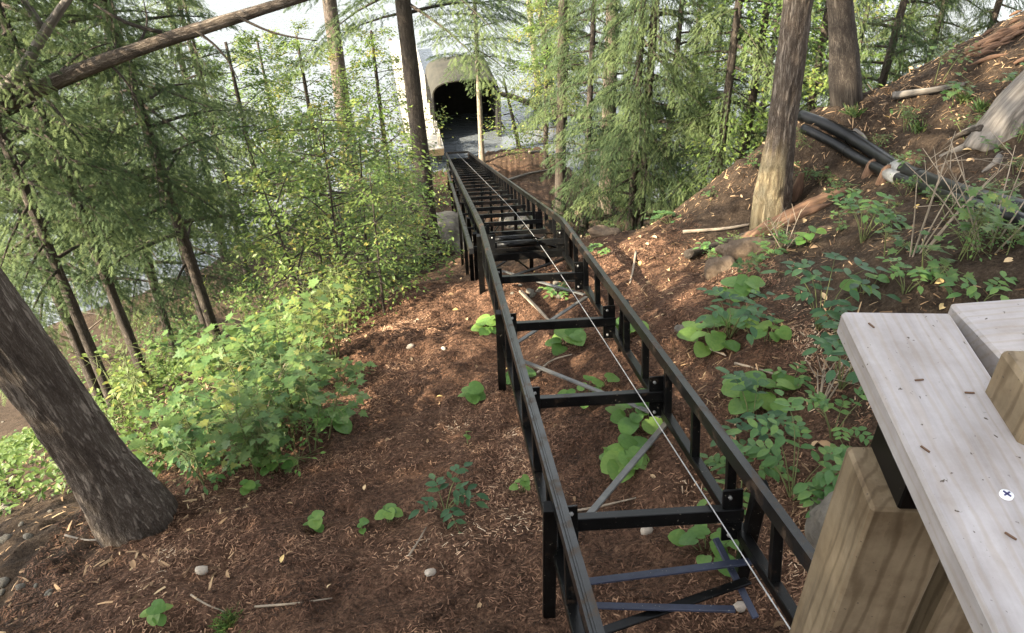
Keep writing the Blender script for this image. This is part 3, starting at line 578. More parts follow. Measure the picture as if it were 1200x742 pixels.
def tree(name, base, top, r0, r1, label, mat='bark_dark', crown=None, cs=1.0, cz=None, rz=0, group=None, nseg=14, rough=.012, ring=.12, mids=(), flare=1.25, csxy=None, cat='tree', wpx=None, bf=9):
    """trunk from base through mids to top; crown meshes hung on it"""
    base = np.asarray(base, float); t = empty(name, base, label, cat, group)
    if wpx: r0 = wpx/2*float(np.dot(base-CAM, _f))/FPX; r1 = r0*.45
    pts = [base-[0, 0, .25], base+(np.asarray(mids[0] if len(mids) else top)-base)*.06] + [np.asarray(m) for m in mids] + [np.asarray(top, float)]
    L = np.concatenate([[0], np.cumsum(np.linalg.norm(np.diff(pts, axis=0), axis=1))]); L /= L[-1]
    rad = r0+(r1-r0)*L; rad[0] *= flare*1.15; rad[1] *= 1+(flare-1)*.35
    tube_part(t, 'trunk', MT[mat], pts, rad, nseg, ring, rough, bf, .16 if bf > 9 else .22, int(abs(base[0]*100)))
    if crown is not None:
        s2 = csxy or cs
        for n2, me in zip(('crown', 'limbs'), crown):
            o = link(n2, me, None, t, kind='stuff'); o.scale = (s2, s2, cs); o.rotation_euler = (0, 0, rz)
            ln = (np.asarray(top)-base); q = Vector((ln[0], ln[1], max(ln[2], .5))).to_track_quat('Z', 'Y').to_matrix().to_4x4() if ln[2] > .6 else Matrix.Identity(4)
            sh = Matrix.Identity(4); sh[0][2] = ln[0]/max(ln[2], .5); sh[1][2] = ln[1]/max(ln[2], .5)
            o.matrix_local = Matrix.Translation((0, 0, cz or 0)) @ sh @ Matrix.Rotation(rz, 4, 'Z') @ Matrix.Diagonal((s2, s2, cs, 1))
    return t
def lean(b, px, py, ex=1.0):
    """point on the pixel ray at the base's own y, then carried on by factor ex beyond it"""
    q = PY(px, py, b[1]); return b+(q-b)*ex
def upto(b, px, py, h):                       # trunk line through that pixel, carried up to height h above the base
    q = PY(px, py, b[1]); return b+(q-b)*(h/max(q[2]-b[2], .3))
HG = 'hemlocks below the slope'

# --- trunks the photograph shows, with their own crowns (mostly above the picture)
b = G(170, 613); tree('leaning_tree', b, upto(b, 2, 385, 9), .215, .13, 'thick leaning trunk with furrowed grey-brown bark at the left edge', 'bark', HEM[1], 1.0, 3.0, .4, nseg=150, rough=.030, ring=.02, flare=1.4, wpx=54, bf=26)
b = G(508, 306); tree('straight_tree', b, upto(b, 472, 0, 13), .15, .09, 'straight dark trunk standing just left of the track bend', 'bark_dark', HEM[0], 1.0, 4.6, 1.0, nseg=36, rough=.015, ring=.06, wpx=18)
b = G(903, 258); tree('straight_tree', b, upto(b, 936, 0, 13), .205, .13, 'thick trunk with flared base coloured pale as sunlit wood at the end of the black pipes', 'bark_sun_patch', HEM[0], 1.0, 4.2, 2.2, nseg=96, rough=.022, ring=.03, bf=26, flare=1.45, wpx=25)
b = G(1000, 118); tree('straight_tree', b, upto(b, 988, 0, 12), .21, .13, 'dark trunk with spreading foot behind the pale-footed trunk', 'bark_dark', HEM[1], .9, 3.4, .3, nseg=36, rough=.02, flare=1.3, wpx=24)
b = G(1096, 36); tree('straight_tree', b, upto(b, 1090, 0, 11), .13, .08, 'dark trunk at the upper right behind the leafy green bush', 'bark_dark', HEM[2], 1, 3.0, 1.4, wpx=16)
b = G(1150, 14); tree('straight_tree', b, upto(b, 1150, -30, 11), .14, .08, 'dark trunk behind the orange rotten wood at the top right', 'bark_dark', HEM[0], 1, 3.4, 3.1, wpx=20)
b = G(656, 256); tree('slender_tree', b, upto(b, 658, 110, 9), .085, .05, 'slender dark trunk standing close to the right rail', 'bark_dark', HEM[2], .75, 2.8, .8, nseg=20, csxy=.42, wpx=12)
b = G(710, 252); tree('slender_tree', b, upto(b, 716, 60, 11), .14, .09, 'brown trunk with split pale side among the right hemlocks', 'bark', HEM[0], .9, 1.5, 2.0, nseg=28, csxy=.55, wpx=17)
b = G(803, 208); tree('slender_tree', b, upto(b, 812, 100, 8), .055, .035, 'left one of two thin twin trunks beneath dark hemlock boughs', 'bark_dark', HEM[2], .85, .5, 1.1, wpx=7)
b = G(816, 206); tree('slender_tree', b, upto(b, 824, 110, 8), .05, .03, 'right one of two thin twin trunks beneath dark hemlock boughs', 'bark_dark', wpx=7)
b = G(565, 190); tree('slender_tree', b, upto(b, 559, 60, 9), .10, .06, 'thin pale trunk rising beside the lower end of the track', 'bark_pale', HEM[0], .8, 3.1, 2.6, rough=.004, csxy=.95, wpx=6)
b = G(609, 174); q = PY(590, 92, b[1]); tree('dead_sapling', b, q, .06, .035, 'thin bare dark pole leaning left on the bright bank', 'bark_dark', rough=.004, wpx=5)
b = G(636, 152); tree('slender_tree', b, upto(b, 626, 60, 10), .10, .06, 'left one of two pale trunks on the lake bank', 'bark_pale', LIME[0], .8, 2.2, .5, rough=.004, wpx=8)
b = G(655, 164); tree('slender_tree', b, upto(b, 639, 55, 10), .10, .06, 'right one of two pale trunks on the lake bank', 'bark_pale', HEM[2], .9, 2.4, 1.5, rough=.004, wpx=8)
b = G(414, 222); tree('straight_tree', b, upto(b, 386, 0, 14), .30, .2, 'grey trunk standing at the bright water behind yellow-green leaves', 'bark', HEM[1], .9, 6.0, .5, nseg=24, wpx=18)
for k, (bx, by, m1, m2, r0, lab, ci) in enumerate([
    (264, 306, (240, 190), (203, 30), .065, 'thin dark trunk curving up left of the yellow-green saplings', 2),
    (293, 288, (262, 195), (222, 50), .055, 'thin bowed trunk right beside the yellow-green saplings', None),
    (186, 356, (165, 270), (140, 120), .10, 'dark trunk rising above the left thicket edge', 0),
    (142, 352, (100, 250), (75, 150), .085, 'leaning dark trunk in the left hemlock stand, middle of three', 1),
    (112, 345, (70, 255), (45, 160), .07, 'leaning dark trunk in the left hemlock stand, leftmost of three', 2)]):
    b = G(bx, by); p1 = PY(*m1, b[1]); p2 = PY(*m2, b[1])
    tree('hemlock_tree', b, p2+(p2-p1)*1.6, r0, r0*.4, lab, 'bark_dark', HEM[ci] if ci is not None else None, .8, 1.3, k*1.3, mids=(p1, p2), rough=.006, csxy=.9, wpx=(8, 6, 10, 9, 7)[k])

# --- hemlocks and broadleaf trees that fill the background
BACK = [(130, 335, 1, .7, 8.6, 'feathery hemlock in the middle of the left stand'), (45, 300, 0, .9, 10, 'dense hemlock at the left edge behind the leaning trunk'), (75, 335, 2, .6, 7.4, 'nearest hemlock of the left stand, its sprays crossing the bare limb'), (1000, 10, 1, 1.1, 24, 'distant hemlock behind the ridge left of the debris'), (1085, -25, 0, 1.1, 22, 'distant hemlock behind the ridge above the debris'), (905, 5, 2, 1.1, 28, 'distant hemlock by the water behind the thick trunk'), (665, 30, 1, 1.0, 31, 'distant hemlock by the water above the pale trunks'), (235, 330, 2, .75, 9.2, 'feathery hemlock just left of the yellow-green saplings'), (215, 300, 2, .8, 12, 'dense hemlock behind the thin curving trunks'),
        (20, 230, 1, 1.0, 14, 'tall hemlock at the far left near the water'), (140, 225, 0, 1.0, 15, 'tall hemlock between the left stand and the lake'),
        (255, 190, 1, .8, 20, 'hemlock by the bright water behind the thin trunks'),
        (745, 205, 1, .9, 15, 'hemlock with feathery boughs right of the slender dark trunk'), (755, 200, 0, 1.0, 15, 'hemlock with low boughs in the middle of the right stand'),
        (850, 150, 2, 1.0, 14, 'dark hemlock left of the thick pale-footed trunk'), (690, 120, 0, 1.1, 20, 'tall hemlock at the back of the right stand'),
        (790, 90, 1, 1.1, 20, 'tall hemlock far back above the twin trunks'), (960, 90, 2, 1.0, 14, 'hemlock behind the dark trunk with spreading foot'), (1050, 30, 0, 1.0, 15, 'hemlock on the ridge behind the leafy green bush'), (1110, 0, 1, 1.0, 17, 'hemlock behind the dark trunk at the upper right'), (1185, -40, 2, 1.0, 16, 'hemlock in the top right corner behind the debris'), (930, 30, 0, 1.0, 22, 'hemlock far down the slope between the two thick trunks'),
        (845, 60, 1, 1.0, 24, 'distant hemlock near the water above the twin trunks'), (740, 40, 2, 1.1, 26, 'distant hemlock near the water above the split trunk')]
for px, py, ci, sc, dist, lab in BACK:
    q = P(px, py, dist); b = on_ground(q[0], q[1])
    tree('hemlock_tree', b, b+np.array([random.uniform(-.3, .3), 0, 11.5*sc]), .075*sc, .02, lab, 'bark_dark', HEM[ci], sc, 0 if px > 500 else 1.5, random.uniform(0, 6), HG, csxy=sc*(.6 if px > 500 else .8))
for px, py, dist, sc, lab in [(870, 190, 15, .75, 'bright green broadleaf tree behind the thick pale-footed trunk'), (640, 60, 27, .8, 'light green tree on the lake bank above the pale trunks'),
                              (905, 60, 19, 1.0, 'yellow-green tree glowing behind the right hemlocks'), (310, 90, 27, .8, 'yellow-green tree leaning over the bright water'), (362, 125, 23, .8, 'yellow-green tree behind the saplings left of the grey trunk'), (445, 120, 24, .75, 'yellow-green tree at the shore between the grey trunk and the dock'), (285, 140, 21, .85, 'yellow-green tree at the shore behind the left hemlocks'), (1010, 40, 18, .9, 'light green tree on the far side of the ridge')]:
    q = P(px, py, dist); b = on_ground(q[0], q[1])
    tree('broadleaf_tree', b, b+np.array([0, 0, 7.5*sc]), .09, .03, lab, 'bark_dark', LIME[0], sc, 0, random.uniform(0, 6))
# --- yellow-green saplings left of the track
for k, (px, py, sc, dist) in enumerate([(355, 325, .62, 8.4), (395, 312, .66, 8.8), (425, 300, .6, 9.2), (470, 255, .6, 12), (365, 285, .7, 10), (405, 280, .72, 10.5), (455, 270, .55, 11), (345, 240, .8, 14), (445, 330, .42, 8.2), (335, 255, .8, 13.5), (390, 250, .8, 13.5), (450, 235, .7, 14), (475, 215, .6, 17), (440, 215, 1.05, 15), (415, 195, 1.1, 18), (350, 185, 1.1, 20), (470, 190, .8, 21)]):
    q = P(px, py, dist); b = on_ground(q[0], q[1])
    tree('beech_sapling', b, b+np.array([random.uniform(-.3, .3), 0, 3.8*sc]), .014, .004, 'slim sapling with yellow-green leaves between the thicket and the lake', 'bark_dark', BEECH[k % 2], sc, 0, k*1.1, 'yellow-green saplings above the lake', nseg=8, rough=.002, cat='sapling')
for k, (px, py, sc, lab) in enumerate([(478, 318, .5, 'feathery young hemlock touching the straight trunk'), (452, 305, .62, 'feathery young hemlock between the saplings and the straight trunk'), (462, 330, .42, 'small feathery hemlock beside the straight trunk left of the bend'), (435, 345, .35, 'small feathery hemlock at the right end of the thicket'), (770, 205, .7, 'young hemlock under the right stand'), (725, 215, .8, 'young hemlock between the split trunk and the twin trunks'), (815, 190, .8, 'young hemlock behind the twin trunks'), (735, 240, .5, 'young hemlock beside the split trunk'),
                               (740, 225, .55, 'young hemlock on the ridge right of the split trunk'), (865, 150, .8, 'young hemlock behind the ridge left of the thick trunk'), (985, 95, .55, 'young hemlock behind the trunk with spreading foot'), (1050, 62, .7, 'young hemlock on the upper right slope'), (30, 340, .6, 'young hemlock at the left edge above the leaning trunk')]):
    b = G(px, py); tree('young_hemlock', b, b+np.array([.05, 0, 3.0*sc]), .025*sc+.006, .006, lab, 'bark_dark', YHEM[k % 2], sc, 0, k*1.7, nseg=8, rough=.001)
# --- tall trees on the sunny side, outside the picture, whose crowns shade the slope
for k, (x, y, sc, ci, lab) in enumerate([(-8.5, -2.5, 1.35, 0, 'tall broadleaf tree left behind the viewer, second from the deck'), (-6.5, -1.8, 1.05, 1, 'tall broadleaf tree on the slope left of the deck'), (-5.0, -4.5, 1.25, 1, 'tall broadleaf tree behind the viewer, nearest the deck'),
                                  (-12.5, -5.0, 1.5, 0, 'tall broadleaf tree on the left slope, nearest the lake'), (-10.0, -8.5, 1.5, 0, 'tall broadleaf tree uphill on the left, farthest from the lake')]):
    b = on_ground(x, y); tree('broadleaf_tree', b, b+np.array([0, 0, 8.5*sc]), .2, .05, lab, 'bark_dark', BIG[ci], sc, 0, k*1.3)
# --- bare limb across the upper left corner
lb = empty('leaning_limb', G(-60, 330), 'long bare dark limb slanting across the upper left corner', 'limb')
D0 = 6.5
tube_part(lb, 'limb', MT['bark'], [np.array(lb.location)-[0, 0, .1], P(-70, 160, D0), P(0, 112, D0), P(100, 72, D0), P(150, 62, D0+.05), P(200, 44, D0+.1), P(245, 31, D0+.15), P(290, 12, D0+.2), P(380, -6, D0+.4), P(520, -60, D0+.8)], [.085, .07, .062, .059, .055, .052, .050, .043, .036, .018], 20, .06, .010, 14, .3)
tube_part(lb, 'branch', MT['deadwood'], [P(-10, 118, D0), P(30, 78, D0-.1), P(52, 38, D0-.2), P(82, -5, D0-.3), P(110, -40, D0-.3)], [.055, .045, .04, .028, .02], 12, .08, .004)
tube_part(lb, 'branch', MT['deadwood'], [P(50, 35, D0-.2), P(35, 10, D0-.3), P(15, -20, D0-.4)], [.035, .028, .02], 10, .08, .003)
tube_part(lb, 'branch', MT['bark_dark'], [P(190, 38, D0+.1), P(150, 30, D0), P(110, 5, D0)], [.02, .015, .008], 8, .1)
for pix, r in [(((120, 68), (150, 95), (165, 130)), .012), (((230, 36), (262, 60), (280, 95)), .011), (((70, 85), (95, 60), (130, 50)), .012), (((275, 18), (320, 40), (372, 48)), .012), (((160, 55), (175, 30), (168, 0)), .012)]:
    tube_part(lb, 'twig', MT['bark_dark'], [P(*q, D0+.05+.1*i) for i, q in enumerate(pix)], [r, r*.7, r*.3], 7, .08, .002, 30, .3)
#@@SECTION floor
# ------------------------------------------------------------------ undergrowth
def sapling_data(seed, H, n, size, spread, tpl=LF_MAPLE):
    """maple-like seedling: a few stems, leaves in tilted layers round the stem tops"""
    r = np.random.default_rng(seed); pos, fw, no, sz, ti = [], [], [], [], []; wood = []
    ns = max(2, n//16)
    for s in range(ns):
        az = r.random()*6.28; h = H*(.55+.5*r.random()); off = np.array([math.cos(az), math.sin(az), 0])*spread*r.random()
        p0 = np.array([off[0]*.25, off[1]*.25, -.04]); p1 = np.array([off[0]*.6, off[1]*.6, h*.55]); p2 = np.array([off[0], off[1], h])
        wood.append(tube([p0, p1, p2], [.006, .005, .002], 5, .2, cap=False)); bt = r.random()*.45
        for k in range(n//ns):
            t = .35+.65*r.random(); b = p1+(p2-p1)*((t-.35)/.65) if t > .35 else p1; a = r.random()*6.28
            ln = .05+.13*r.random(); f = np.array([math.cos(a), math.sin(a), r.normal(-.12, .22)])
            pos.append(b+f*ln+[0, 0, .02]); fw.append(f); no.append([r.normal(0, .28), r.normal(0, .28), 1]); sz.append(size*(.55+.65*r.random())); ti.append(bt+.5*r.random())
            wood.append(tube([b, b+f*ln+[0, 0, .02]], [.0022, .0015], 3, .3, cap=False))
    return place(tpl, pos, fw, no, sz, ti), join(wood)
SAP = []
for i, (H, n, size, sp) in enumerate([(.52, 40, .095, .34), (.36, 32, .085, .28), (.75, 52, .10, .38), (.3, 22, .075, .2), (.55, 44, .07, .34)]):
    m1, m2 = crown_meshes('seedling', sapling_data(80+i, H, n, size, sp), MT['maple'], MT['stem']); SAP.append((m1, m2))
for i, (H, n, size, sp, mt) in enumerate([(.5, 70, .055, .34, 'beech'), (.32, 50, .05, .28, 'compound'), (.8, 80, .06, .34, 'beech'), (.36, 60, .045, .32, 'broad')]):
    SAP.append(crown_meshes('weed', sapling_data(95+i, H, n, size, sp, LF_OVAL), MT[mt], MT['stem']))
def seedling(px, py, k, sc, label, group=None, cat='sapling', name='maple_seedling'):
    b = G(px, py); t = empty(name, b, label, cat, group, random.uniform(0, 6.28), sc)
    link('leaves', SAP[k][0], None, t, kind='stuff'); link('stems', SAP[k][1], None, t, kind='stuff'); return t
def thicket(n, x0, x1, y0, y1, ok, ks, s0, s1, label, group, name, cat):
    c = 0
    for _ in range(6000):
        if c >= n: break
        px, py = random.uniform(x0, x1), random.uniform(y0, y1)
        if ok(px, py): seedling(px, py, random.choice(ks), random.uniform(s0, s1), label, group, cat, name); c += 1
low = lambda px: np.interp(px, [60, 130, 190, 300, 360, 400, 430], [440, 505, 540, 565, 540, 500, 330])
def hedge(px, py):
    if not (np.interp(px, [60, 200, 440], [400, 345, 325]) < py < low(px)): return False
    return float(noise(px*.022, py*.03, s=51)) > .42
thicket(85, 80, 425, 310, 565, hedge, (0, 0, 2, 4, 1), .6, 1.15, 'leafy green maple seedling in the sunlit thicket left of the track', 'maple seedlings in the left thicket', 'maple_seedling', 'sapling')
thicket(60, 60, 430, 310, 575, lambda px, py: np.interp(px, [60, 200, 450], [390, 335, 315]) < py < low(px)+12, (5, 6, 7, 8, 5, 7), .6, 1.2, 'small-leaved weed growing among the seedlings in the left thicket', 'small-leaved weeds in the left thicket', 'thicket_weed', 'weed')
thicket(16, 0, 130, 395, 560, lambda px, py: py < 470+px*.3 and px < (py-300)*.62, (5, 6, 8, 3), .4, .8, 'low pale weed on the bank behind the leaning trunk', 'low weeds behind the leaning trunk', 'bank_weed', 'weed')
thicket(44, 830, 1195, 130, 345, lambda px, py: py > 400-px*.24, (6, 8, 1, 3, 6), .3, .6, 'low weed scattered on the slope above the railing', 'low weeds on the slope above the railing', 'slope_weed', 'weed')
for px, py, k, sc, lab in [(1120, 305, 2, .62, 'maple seedling with large lobed leaves in front of the black pipes'), (1180, 300, 0, .6, 'maple seedling at the right edge below the weathered stump'), (1085, 330, 3, .9, 'small maple seedling among bare twigs above the railing'),
                           (1040, 300, 3, .8, 'small maple seedling left of the bare twigs'), (1095, 100, 4, .65, 'leafy green bush on the upper right slope'), (1120, 125, 3, .9, 'low leafy tuft below the green bush on the upper right slope'), (15, 520, 3, .9, 'small pale seedling at the left edge below the leaning trunk'), (75, 505, 3, .8, 'small pale seedling left of the leaning trunk'),
                           (1185, 110, 3, .8, 'small pale seedling above the weathered stump')]:
    seedling(px, py, k, sc, lab)
# sunlit weedy cover on the bank at the left: countless short stems
def scatter(region, n, tries=200000):
    out = []
    for _ in range(tries):
        if len(out) >= n: break
        q = region()
        if q is not None: out.append(q)
    return np.array(out)
def reg(x0, x1, y0, y1, test=None):
    def f():
        x, y = rng.uniform(x0, x1), rng.uniform(y0, y1)
        return (x, y) if test is None or test(x, y) else None
    return f
XY = scatter(reg(-8, -1.4, 4.0, 13, lambda x, y: x < -.9-.17*y and rng.random() < -.1+1.1*noise(x*.8, y*.8, s=21)), 15000)
Zs = hz(XY[:, 0], XY[:, 1]); n = len(XY); hh = rng.uniform(.02, .30, n)
az = rng.uniform(0, 6.28, n)
V, F, T = place(LF_SIMPLE, np.c_[XY, Zs+hh], np.c_[np.cos(az), np.sin(az), rng.normal(-.1, .3, n)], np.c_[rng.normal(0, .4, n), rng.normal(0, .4, n), np.ones(n)], rng.uniform(.04, .09, n), rng.uniform(0, .55, n))
o = solo('weed_cover', V, F, MT['beech'], 'sunlit pale weeds covering the bank behind the thicket', 'weeds', None, {'tint': T}); o['kind'] = 'stuff'

# ------------------------------------------------------------------ low plants, leaf by leaf
def leaf_mesh(name, tpl, mats, tints=3):
    out = []
    for i in range(tints):
        V, F = tpl; V = V.copy(); V[:, 2] += np.random.default_rng(i).normal(0, .02, len(V))
        me = mesh_np(name, V, F, {'tint': np.full(len(V), .15+.3*i)}, True); me.materials.append(mats); out.append(me)
    return out
LM = {'broad': leaf_mesh('broad_leaf', LF_HEART, MT['broad']), 'compound': leaf_mesh('leaflet', LF_OVAL, MT['compound']), 'dark': leaf_mesh('dark_leaflet', LF_OVAL, MT['darkleaf']), 'lobed': leaf_mesh('lobed_leaf', LF_MAPLE, MT['compound'])}
def put_leaf(parent, me, p, f, nor, size):
    f = nrm(f); x = nrm(np.cross(f, nor)); z = np.cross(x, f); o = bpy.data.objects.new('leaf', me); COL.objects.link(o); o.parent = parent
    m = Matrix.Identity(4)
    for i in range(3): m[i][0], m[i][1], m[i][2], m[i][3] = x[i]*size, f[i]*size, z[i]*size, p[i]
    o.matrix_local = m
def broad_plant(px, py, n, size, spread, label, name='broadleaf_plant', kind='broad', h=.10):
    spread *= .78; n = int(n*1.3)+1
    b = G(px, py); t = empty(name, b, label, 'plant'); stems = []
    for k in range(n):
        a = k*2.4+random.uniform(-.4, .4); d = spread*math.sqrt((k+.6)/n); hh = h*(1.2-.6*d/max(spread, .01))*random.uniform(.7, 1.25)
        x, y = math.cos(a)*d, math.sin(a)*d; z = float(hz(b[0]+x, b[1]+y))-b[2]+hh
        f = np.array([math.cos(a), math.sin(a), random.uniform(-.35, .1)]); s = size*random.uniform(.65, 1.15)
        put_leaf(t, random.choice(LM[kind]), np.array([x, y, z])-f*s*.3, f, np.array([random.gauss(0, .25), random.gauss(0, .25), 1]), s)
        stems.append(tube([(x*.2, y*.2, -.03), (x*.7, y*.7, z*.7), (x, y, z)-f*s*.3], [.003, .0025, .0015], 4, .08, cap=False))
    V, F, bk = join(stems); link('stems', mesh_np('stems', V, F, {'bk': bk}, True), MT['stem'], t); return t
def compound_plant(px, py, n, size, length, label, kind='compound', h=.18, pairs=3, name='leafy_plant'):
    """pinnate leaves: each rachis carries pairs of leaflets and one at the end"""
    b = G(px, py); t = empty(name, b, label, 'plant'); stems = []
    for k in range(n):
        a = k*2.4+random.uniform(-.5, .5); d = np.array([math.cos(a), math.sin(a), 0]); L = length*random.uniform(.7, 1.15); h0 = h*random.uniform(.5, 1.15)
        pt = lambda s: np.array([0, 0, h0*min(1, s*2.2)]) + d*(s*L) + np.array([0, 0, -.35*L*max(0, s-.4)])
        stems.append(tube([np.array([0, 0, -.03]), pt(.2), pt(.5), pt(1)], [.004, .003, .002, .001], 4, .1, cap=False)); sd = np.array([-d[1], d[0], 0])
        for j in range(pairs):
            s = .38+.55*j/pairs; sz = size*random.uniform(.75, 1.1)*(1-.15*j/pairs)
            for sg in (-1, 1): put_leaf(t, random.choice(LM[kind]), pt(s), d*.55+sd*sg+np.array([0, 0, random.uniform(-.25, .1)]), np.array([random.gauss(0, .15), random.gauss(0, .15), 1]), sz)
        put_leaf(t, random.choice(LM[kind]), pt(1), d+np.array([0, 0, -.25]), np.array([0, 0, 1.]), size*1.05)
    V, F, bk = join(stems); link('stems', mesh_np('stems', V, F, {'bk': bk}, True), MT['stem'], t); return t
for a in [(732, 545, 7, .135, .13, 'clump of round bright green leaves under the track, nearest the viewer'), (745, 492, 9, .12, .20, 'clump of broad leaves under the track beyond the second crossbar'), (690, 468, 8, .09, .22, 'pale broad-leaved patch left of the grey brace'), (665, 405, 8, .12, .17, 'clump of broad leaves under the middle of the track'),
          (572, 388, 6, .13, .13, 'round-leaved plant against the left rail, farthest of three'), (610, 449, 4, .12, .10, 'round-leaved plant against the left rail, middle of three'), (553, 470, 4, .10, .08, 'small round-leaved plant lying left of the rail'), (735, 388, 6, .11, .16, 'broad leaves behind the right truss under the track'),
          (372, 622, 5, .075, .06, 'tiny light green seedling alone on the mulch left of the dark plant'), (457, 612, 5, .08, .06, 'tiny light green seedling on the mulch beside the dark plant'), (427, 629, 2, .05, .02, 'single small leaf sprouting on the mulch'), (188, 731, 4, .075, .06, 'tiny bright seedling at the bottom left edge of the mulch'),
          (390, 496, 9, .12, .17, 'broad-leaved plant at the lower right corner of the thicket'), (325, 552, 7, .09, .14, 'low broad-leaved plant at the foot of the thicket'), (292, 578, 3, .07, .04, 'small leaf pair below the thicket on the mulch'),
          (830, 645, 9, .09, .19, 'dim broad leaves on the ground under the right truss'), (838, 398, 12, .125, .26, 'broad leaves under the dark plant right of the track'), (862, 345, 8, .12, .17, 'broad leaves at the upper side of the dark plant right of the track'), (890, 470, 11, .135, .22, 'large broad leaves behind the ferny plant right of the track'),
          (945, 285, 5, .10, .11, 'pale broad-leaved plant above the whorled dark plant'), (900, 400, 5, .10, .12, 'low broad leaves between the two dark plants'), (1010, 345, 5, .09, .12, 'small broad leaves left of the railing corner'), (548, 520, 2, .04, .02, 'two tiny leaves on the mulch above the dark plant'), (612, 577, 4, .05, .06, 'row of tiny pale leaves beside the left rail')]:
    broad_plant(*a)
for a in [(522, 600, 6, .075, .20, 'dark green compound-leaved plant alone on the red mulch', 'dark', .22), (855, 395, 9, .085, .28, 'bushy dark green plant right of the track', 'dark', .30), (958, 388, 10, .095, .27, 'whorled blue-green plant left of the railing corner', 'dark', .42), (985, 455, 8, .085, .24, 'shaded blue-green plant against the railing board', 'dark', .32),
          (880, 505, 8, .085, .24, 'dark leafy plant between the right rail and the ferny plant', 'dark', .25), (928, 585, 11, .085, .30, 'large ferny light green plant beside the right rail', 'compound', .42, 4), (868, 580, 7, .07, .22, 'leafy plant showing through the right truss', 'compound', .22, 4), (975, 515, 7, .06, .22, 'thin pale compound plant left of the railing post', 'compound', .25, 4),
          (925, 455, 4, .06, .14, 'small three-leaved sprout right of the broad leaves', 'compound', .12, 2), (1010, 285, 9, .075, .24, 'light green compound plant below the black pipes', 'compound', .40, 4), (1060, 345, 6, .06, .18, 'small compound plant at the foot of the bare twigs', 'compound', .20, 4), (785, 262, 7, .06, .22, 'low fern in the sun spot left of the thick trunk', 'compound', .10, 5),
          (835, 298, 5, .06, .16, 'small yellow-green sprout below the thick trunk', 'compound', .10, 3), (905, 298, 5, .065, .15, 'small sprout right of the thick trunk foot', 'compound', .12, 3), (995, 415, 6, .05, .16, 'yellowish sprout left of the railing corner', 'compound', .12, 3), (715, 265, 5, .06, .15, 'small sprout at the foot of the split trunk', 'compound', .10, 3),
          (1150, 355, 5, .08, .14, 'small leafy sprout just behind the railing board', 'compound', .14, 2), (700, 300, 5, .06, .14, 'small sprout behind the right rail at the bend', 'compound', .10, 3), (260, 560, 5, .06, .14, 'small compound sprout below the thicket', 'compound', .10, 3), (655, 345, 5, .06, .14, 'dim sprout under the track near the bend', 'compound', .08, 3)]:
    compound_plant(*a)
# grass tuft
def tuft(px, py, n, L, label, name='grass_tuft'):
    b = G(px, py); az = rng.uniform(0, 6.28, n); bl = (np.array([(-.03, 0, 0), (.03, 0, 0), (.015, .6, .1), (0, 1, 0.0)]), np.array([(0, 1, 2), (0, 2, 3)]))
    V, F, T = place(bl, np.c_[rng.normal(0, .03, n), rng.normal(0, .03, n), np.full(n, -.01)]+b, np.c_[np.cos(az), np.sin(az), rng.uniform(.4, 2.0, n)], np.c_[-np.cos(az), -np.sin(az), np.ones(n)], L*rng.uniform(.5, 1, n), rng.uniform(0, .8, n))
    return solo(name, V, F, MT['grass'], label, 'grass', None, {'tint': T})
tuft(268, 736, 160, .09, 'dark mossy tuft at the bottom edge of the mulch')
for px, py, lab in [(1130, 120, 'grassy tuft left of the weathered stump'), (1075, 155, 'grassy tuft on the slope above the black pipes'), (1000, 135, 'grassy tuft beside the dark spreading foot'), (1150, 130, 'grassy tuft right against the weathered stump')]: tuft(px, py, 60, .13, lab)

# ------------------------------------------------------------------ litter on the ground
def chips(xy, lmin, lmax, wid, seed, tmin=0, tmax=1, power=1.0, simple=False):
    r = np.random.default_rng(seed); n = len(xy); z = hz(xy[:, 0], xy[:, 1]); az = r.uniform(0, 6.28, n)
    tpl = (np.array([(-.5, 0, 0), (.5, 0, 0), (.42, .5, .22), (.2, 1, .05), (-.3, .96, 0), (-.45, .5, .25)]), np.array([(0, 1, 2), (0, 2, 5), (5, 2, 3), (5, 3, 4)]))
    if simple: tpl = (np.array([(-.5, 0, 0), (.5, .05, 0), (.35, 1, .1), (-.4, .9, .1)]), np.array([(0, 1, 2), (0, 2, 3)]))
    L = r.uniform(lmin, lmax, n)
    e = .02; gxs = (hz(xy[:, 0]+e, xy[:, 1])-z)/e; gys = (hz(xy[:, 0], xy[:, 1]+e)-z)/e
    f = np.c_[np.cos(az), np.sin(az), np.cos(az)*gxs+np.sin(az)*gys+r.normal(0, .18, n)]; no = np.c_[-gxs+r.normal(0, .35, n), -gys+r.normal(0, .35, n), np.ones(n)]
    tp_ = (tpl[0]*np.array([wid, 1, wid*1.0]), tpl[1])
    return place(tp_, np.c_[xy, z+.002+r.random(n)*.006], f, no, L, tmin+(tmax-tmin)*r.random(n)**power)
def mulch(n, l0, l1, w, seed, name, label, power, clump):
    XY = np.c_[rng.uniform(-2.9, 1.9, n*2), .7+6.8*rng.random(n*2)**1.15]; c = noise(XY[:, 0]*clump, XY[:, 1]*clump, s=seed+30)*.6+noise(XY[:, 0]*clump*3, XY[:, 1]*clump*3, s=seed+31)*.4
    XY = XY[rng.random(n*2) < np.clip((c-.24)*2.6, .22, 1)][:n]; v, f, t = chips(XY, l0, l1, w, seed, 0, 1, power, n > 50000)
    t = np.clip(t*.75+np.repeat((noise(XY[:, 0]*2.2, XY[:, 1]*2.2, s=77)*.6+noise(XY[:, 0]*7, XY[:, 1]*7, s=78)*.4-.5), len(t)//len(XY))*.9, 0, 1)
    o = solo(name, v, f, MT['chips'], label, 'mulch', None, {'tint': t}); o['kind'] = 'stuff'
mulch(260000, .008, .034, .20, 1, 'bark_mulch', 'fine reddish bark and needle mulch covering the slope under the track', 1.1, 1.6)
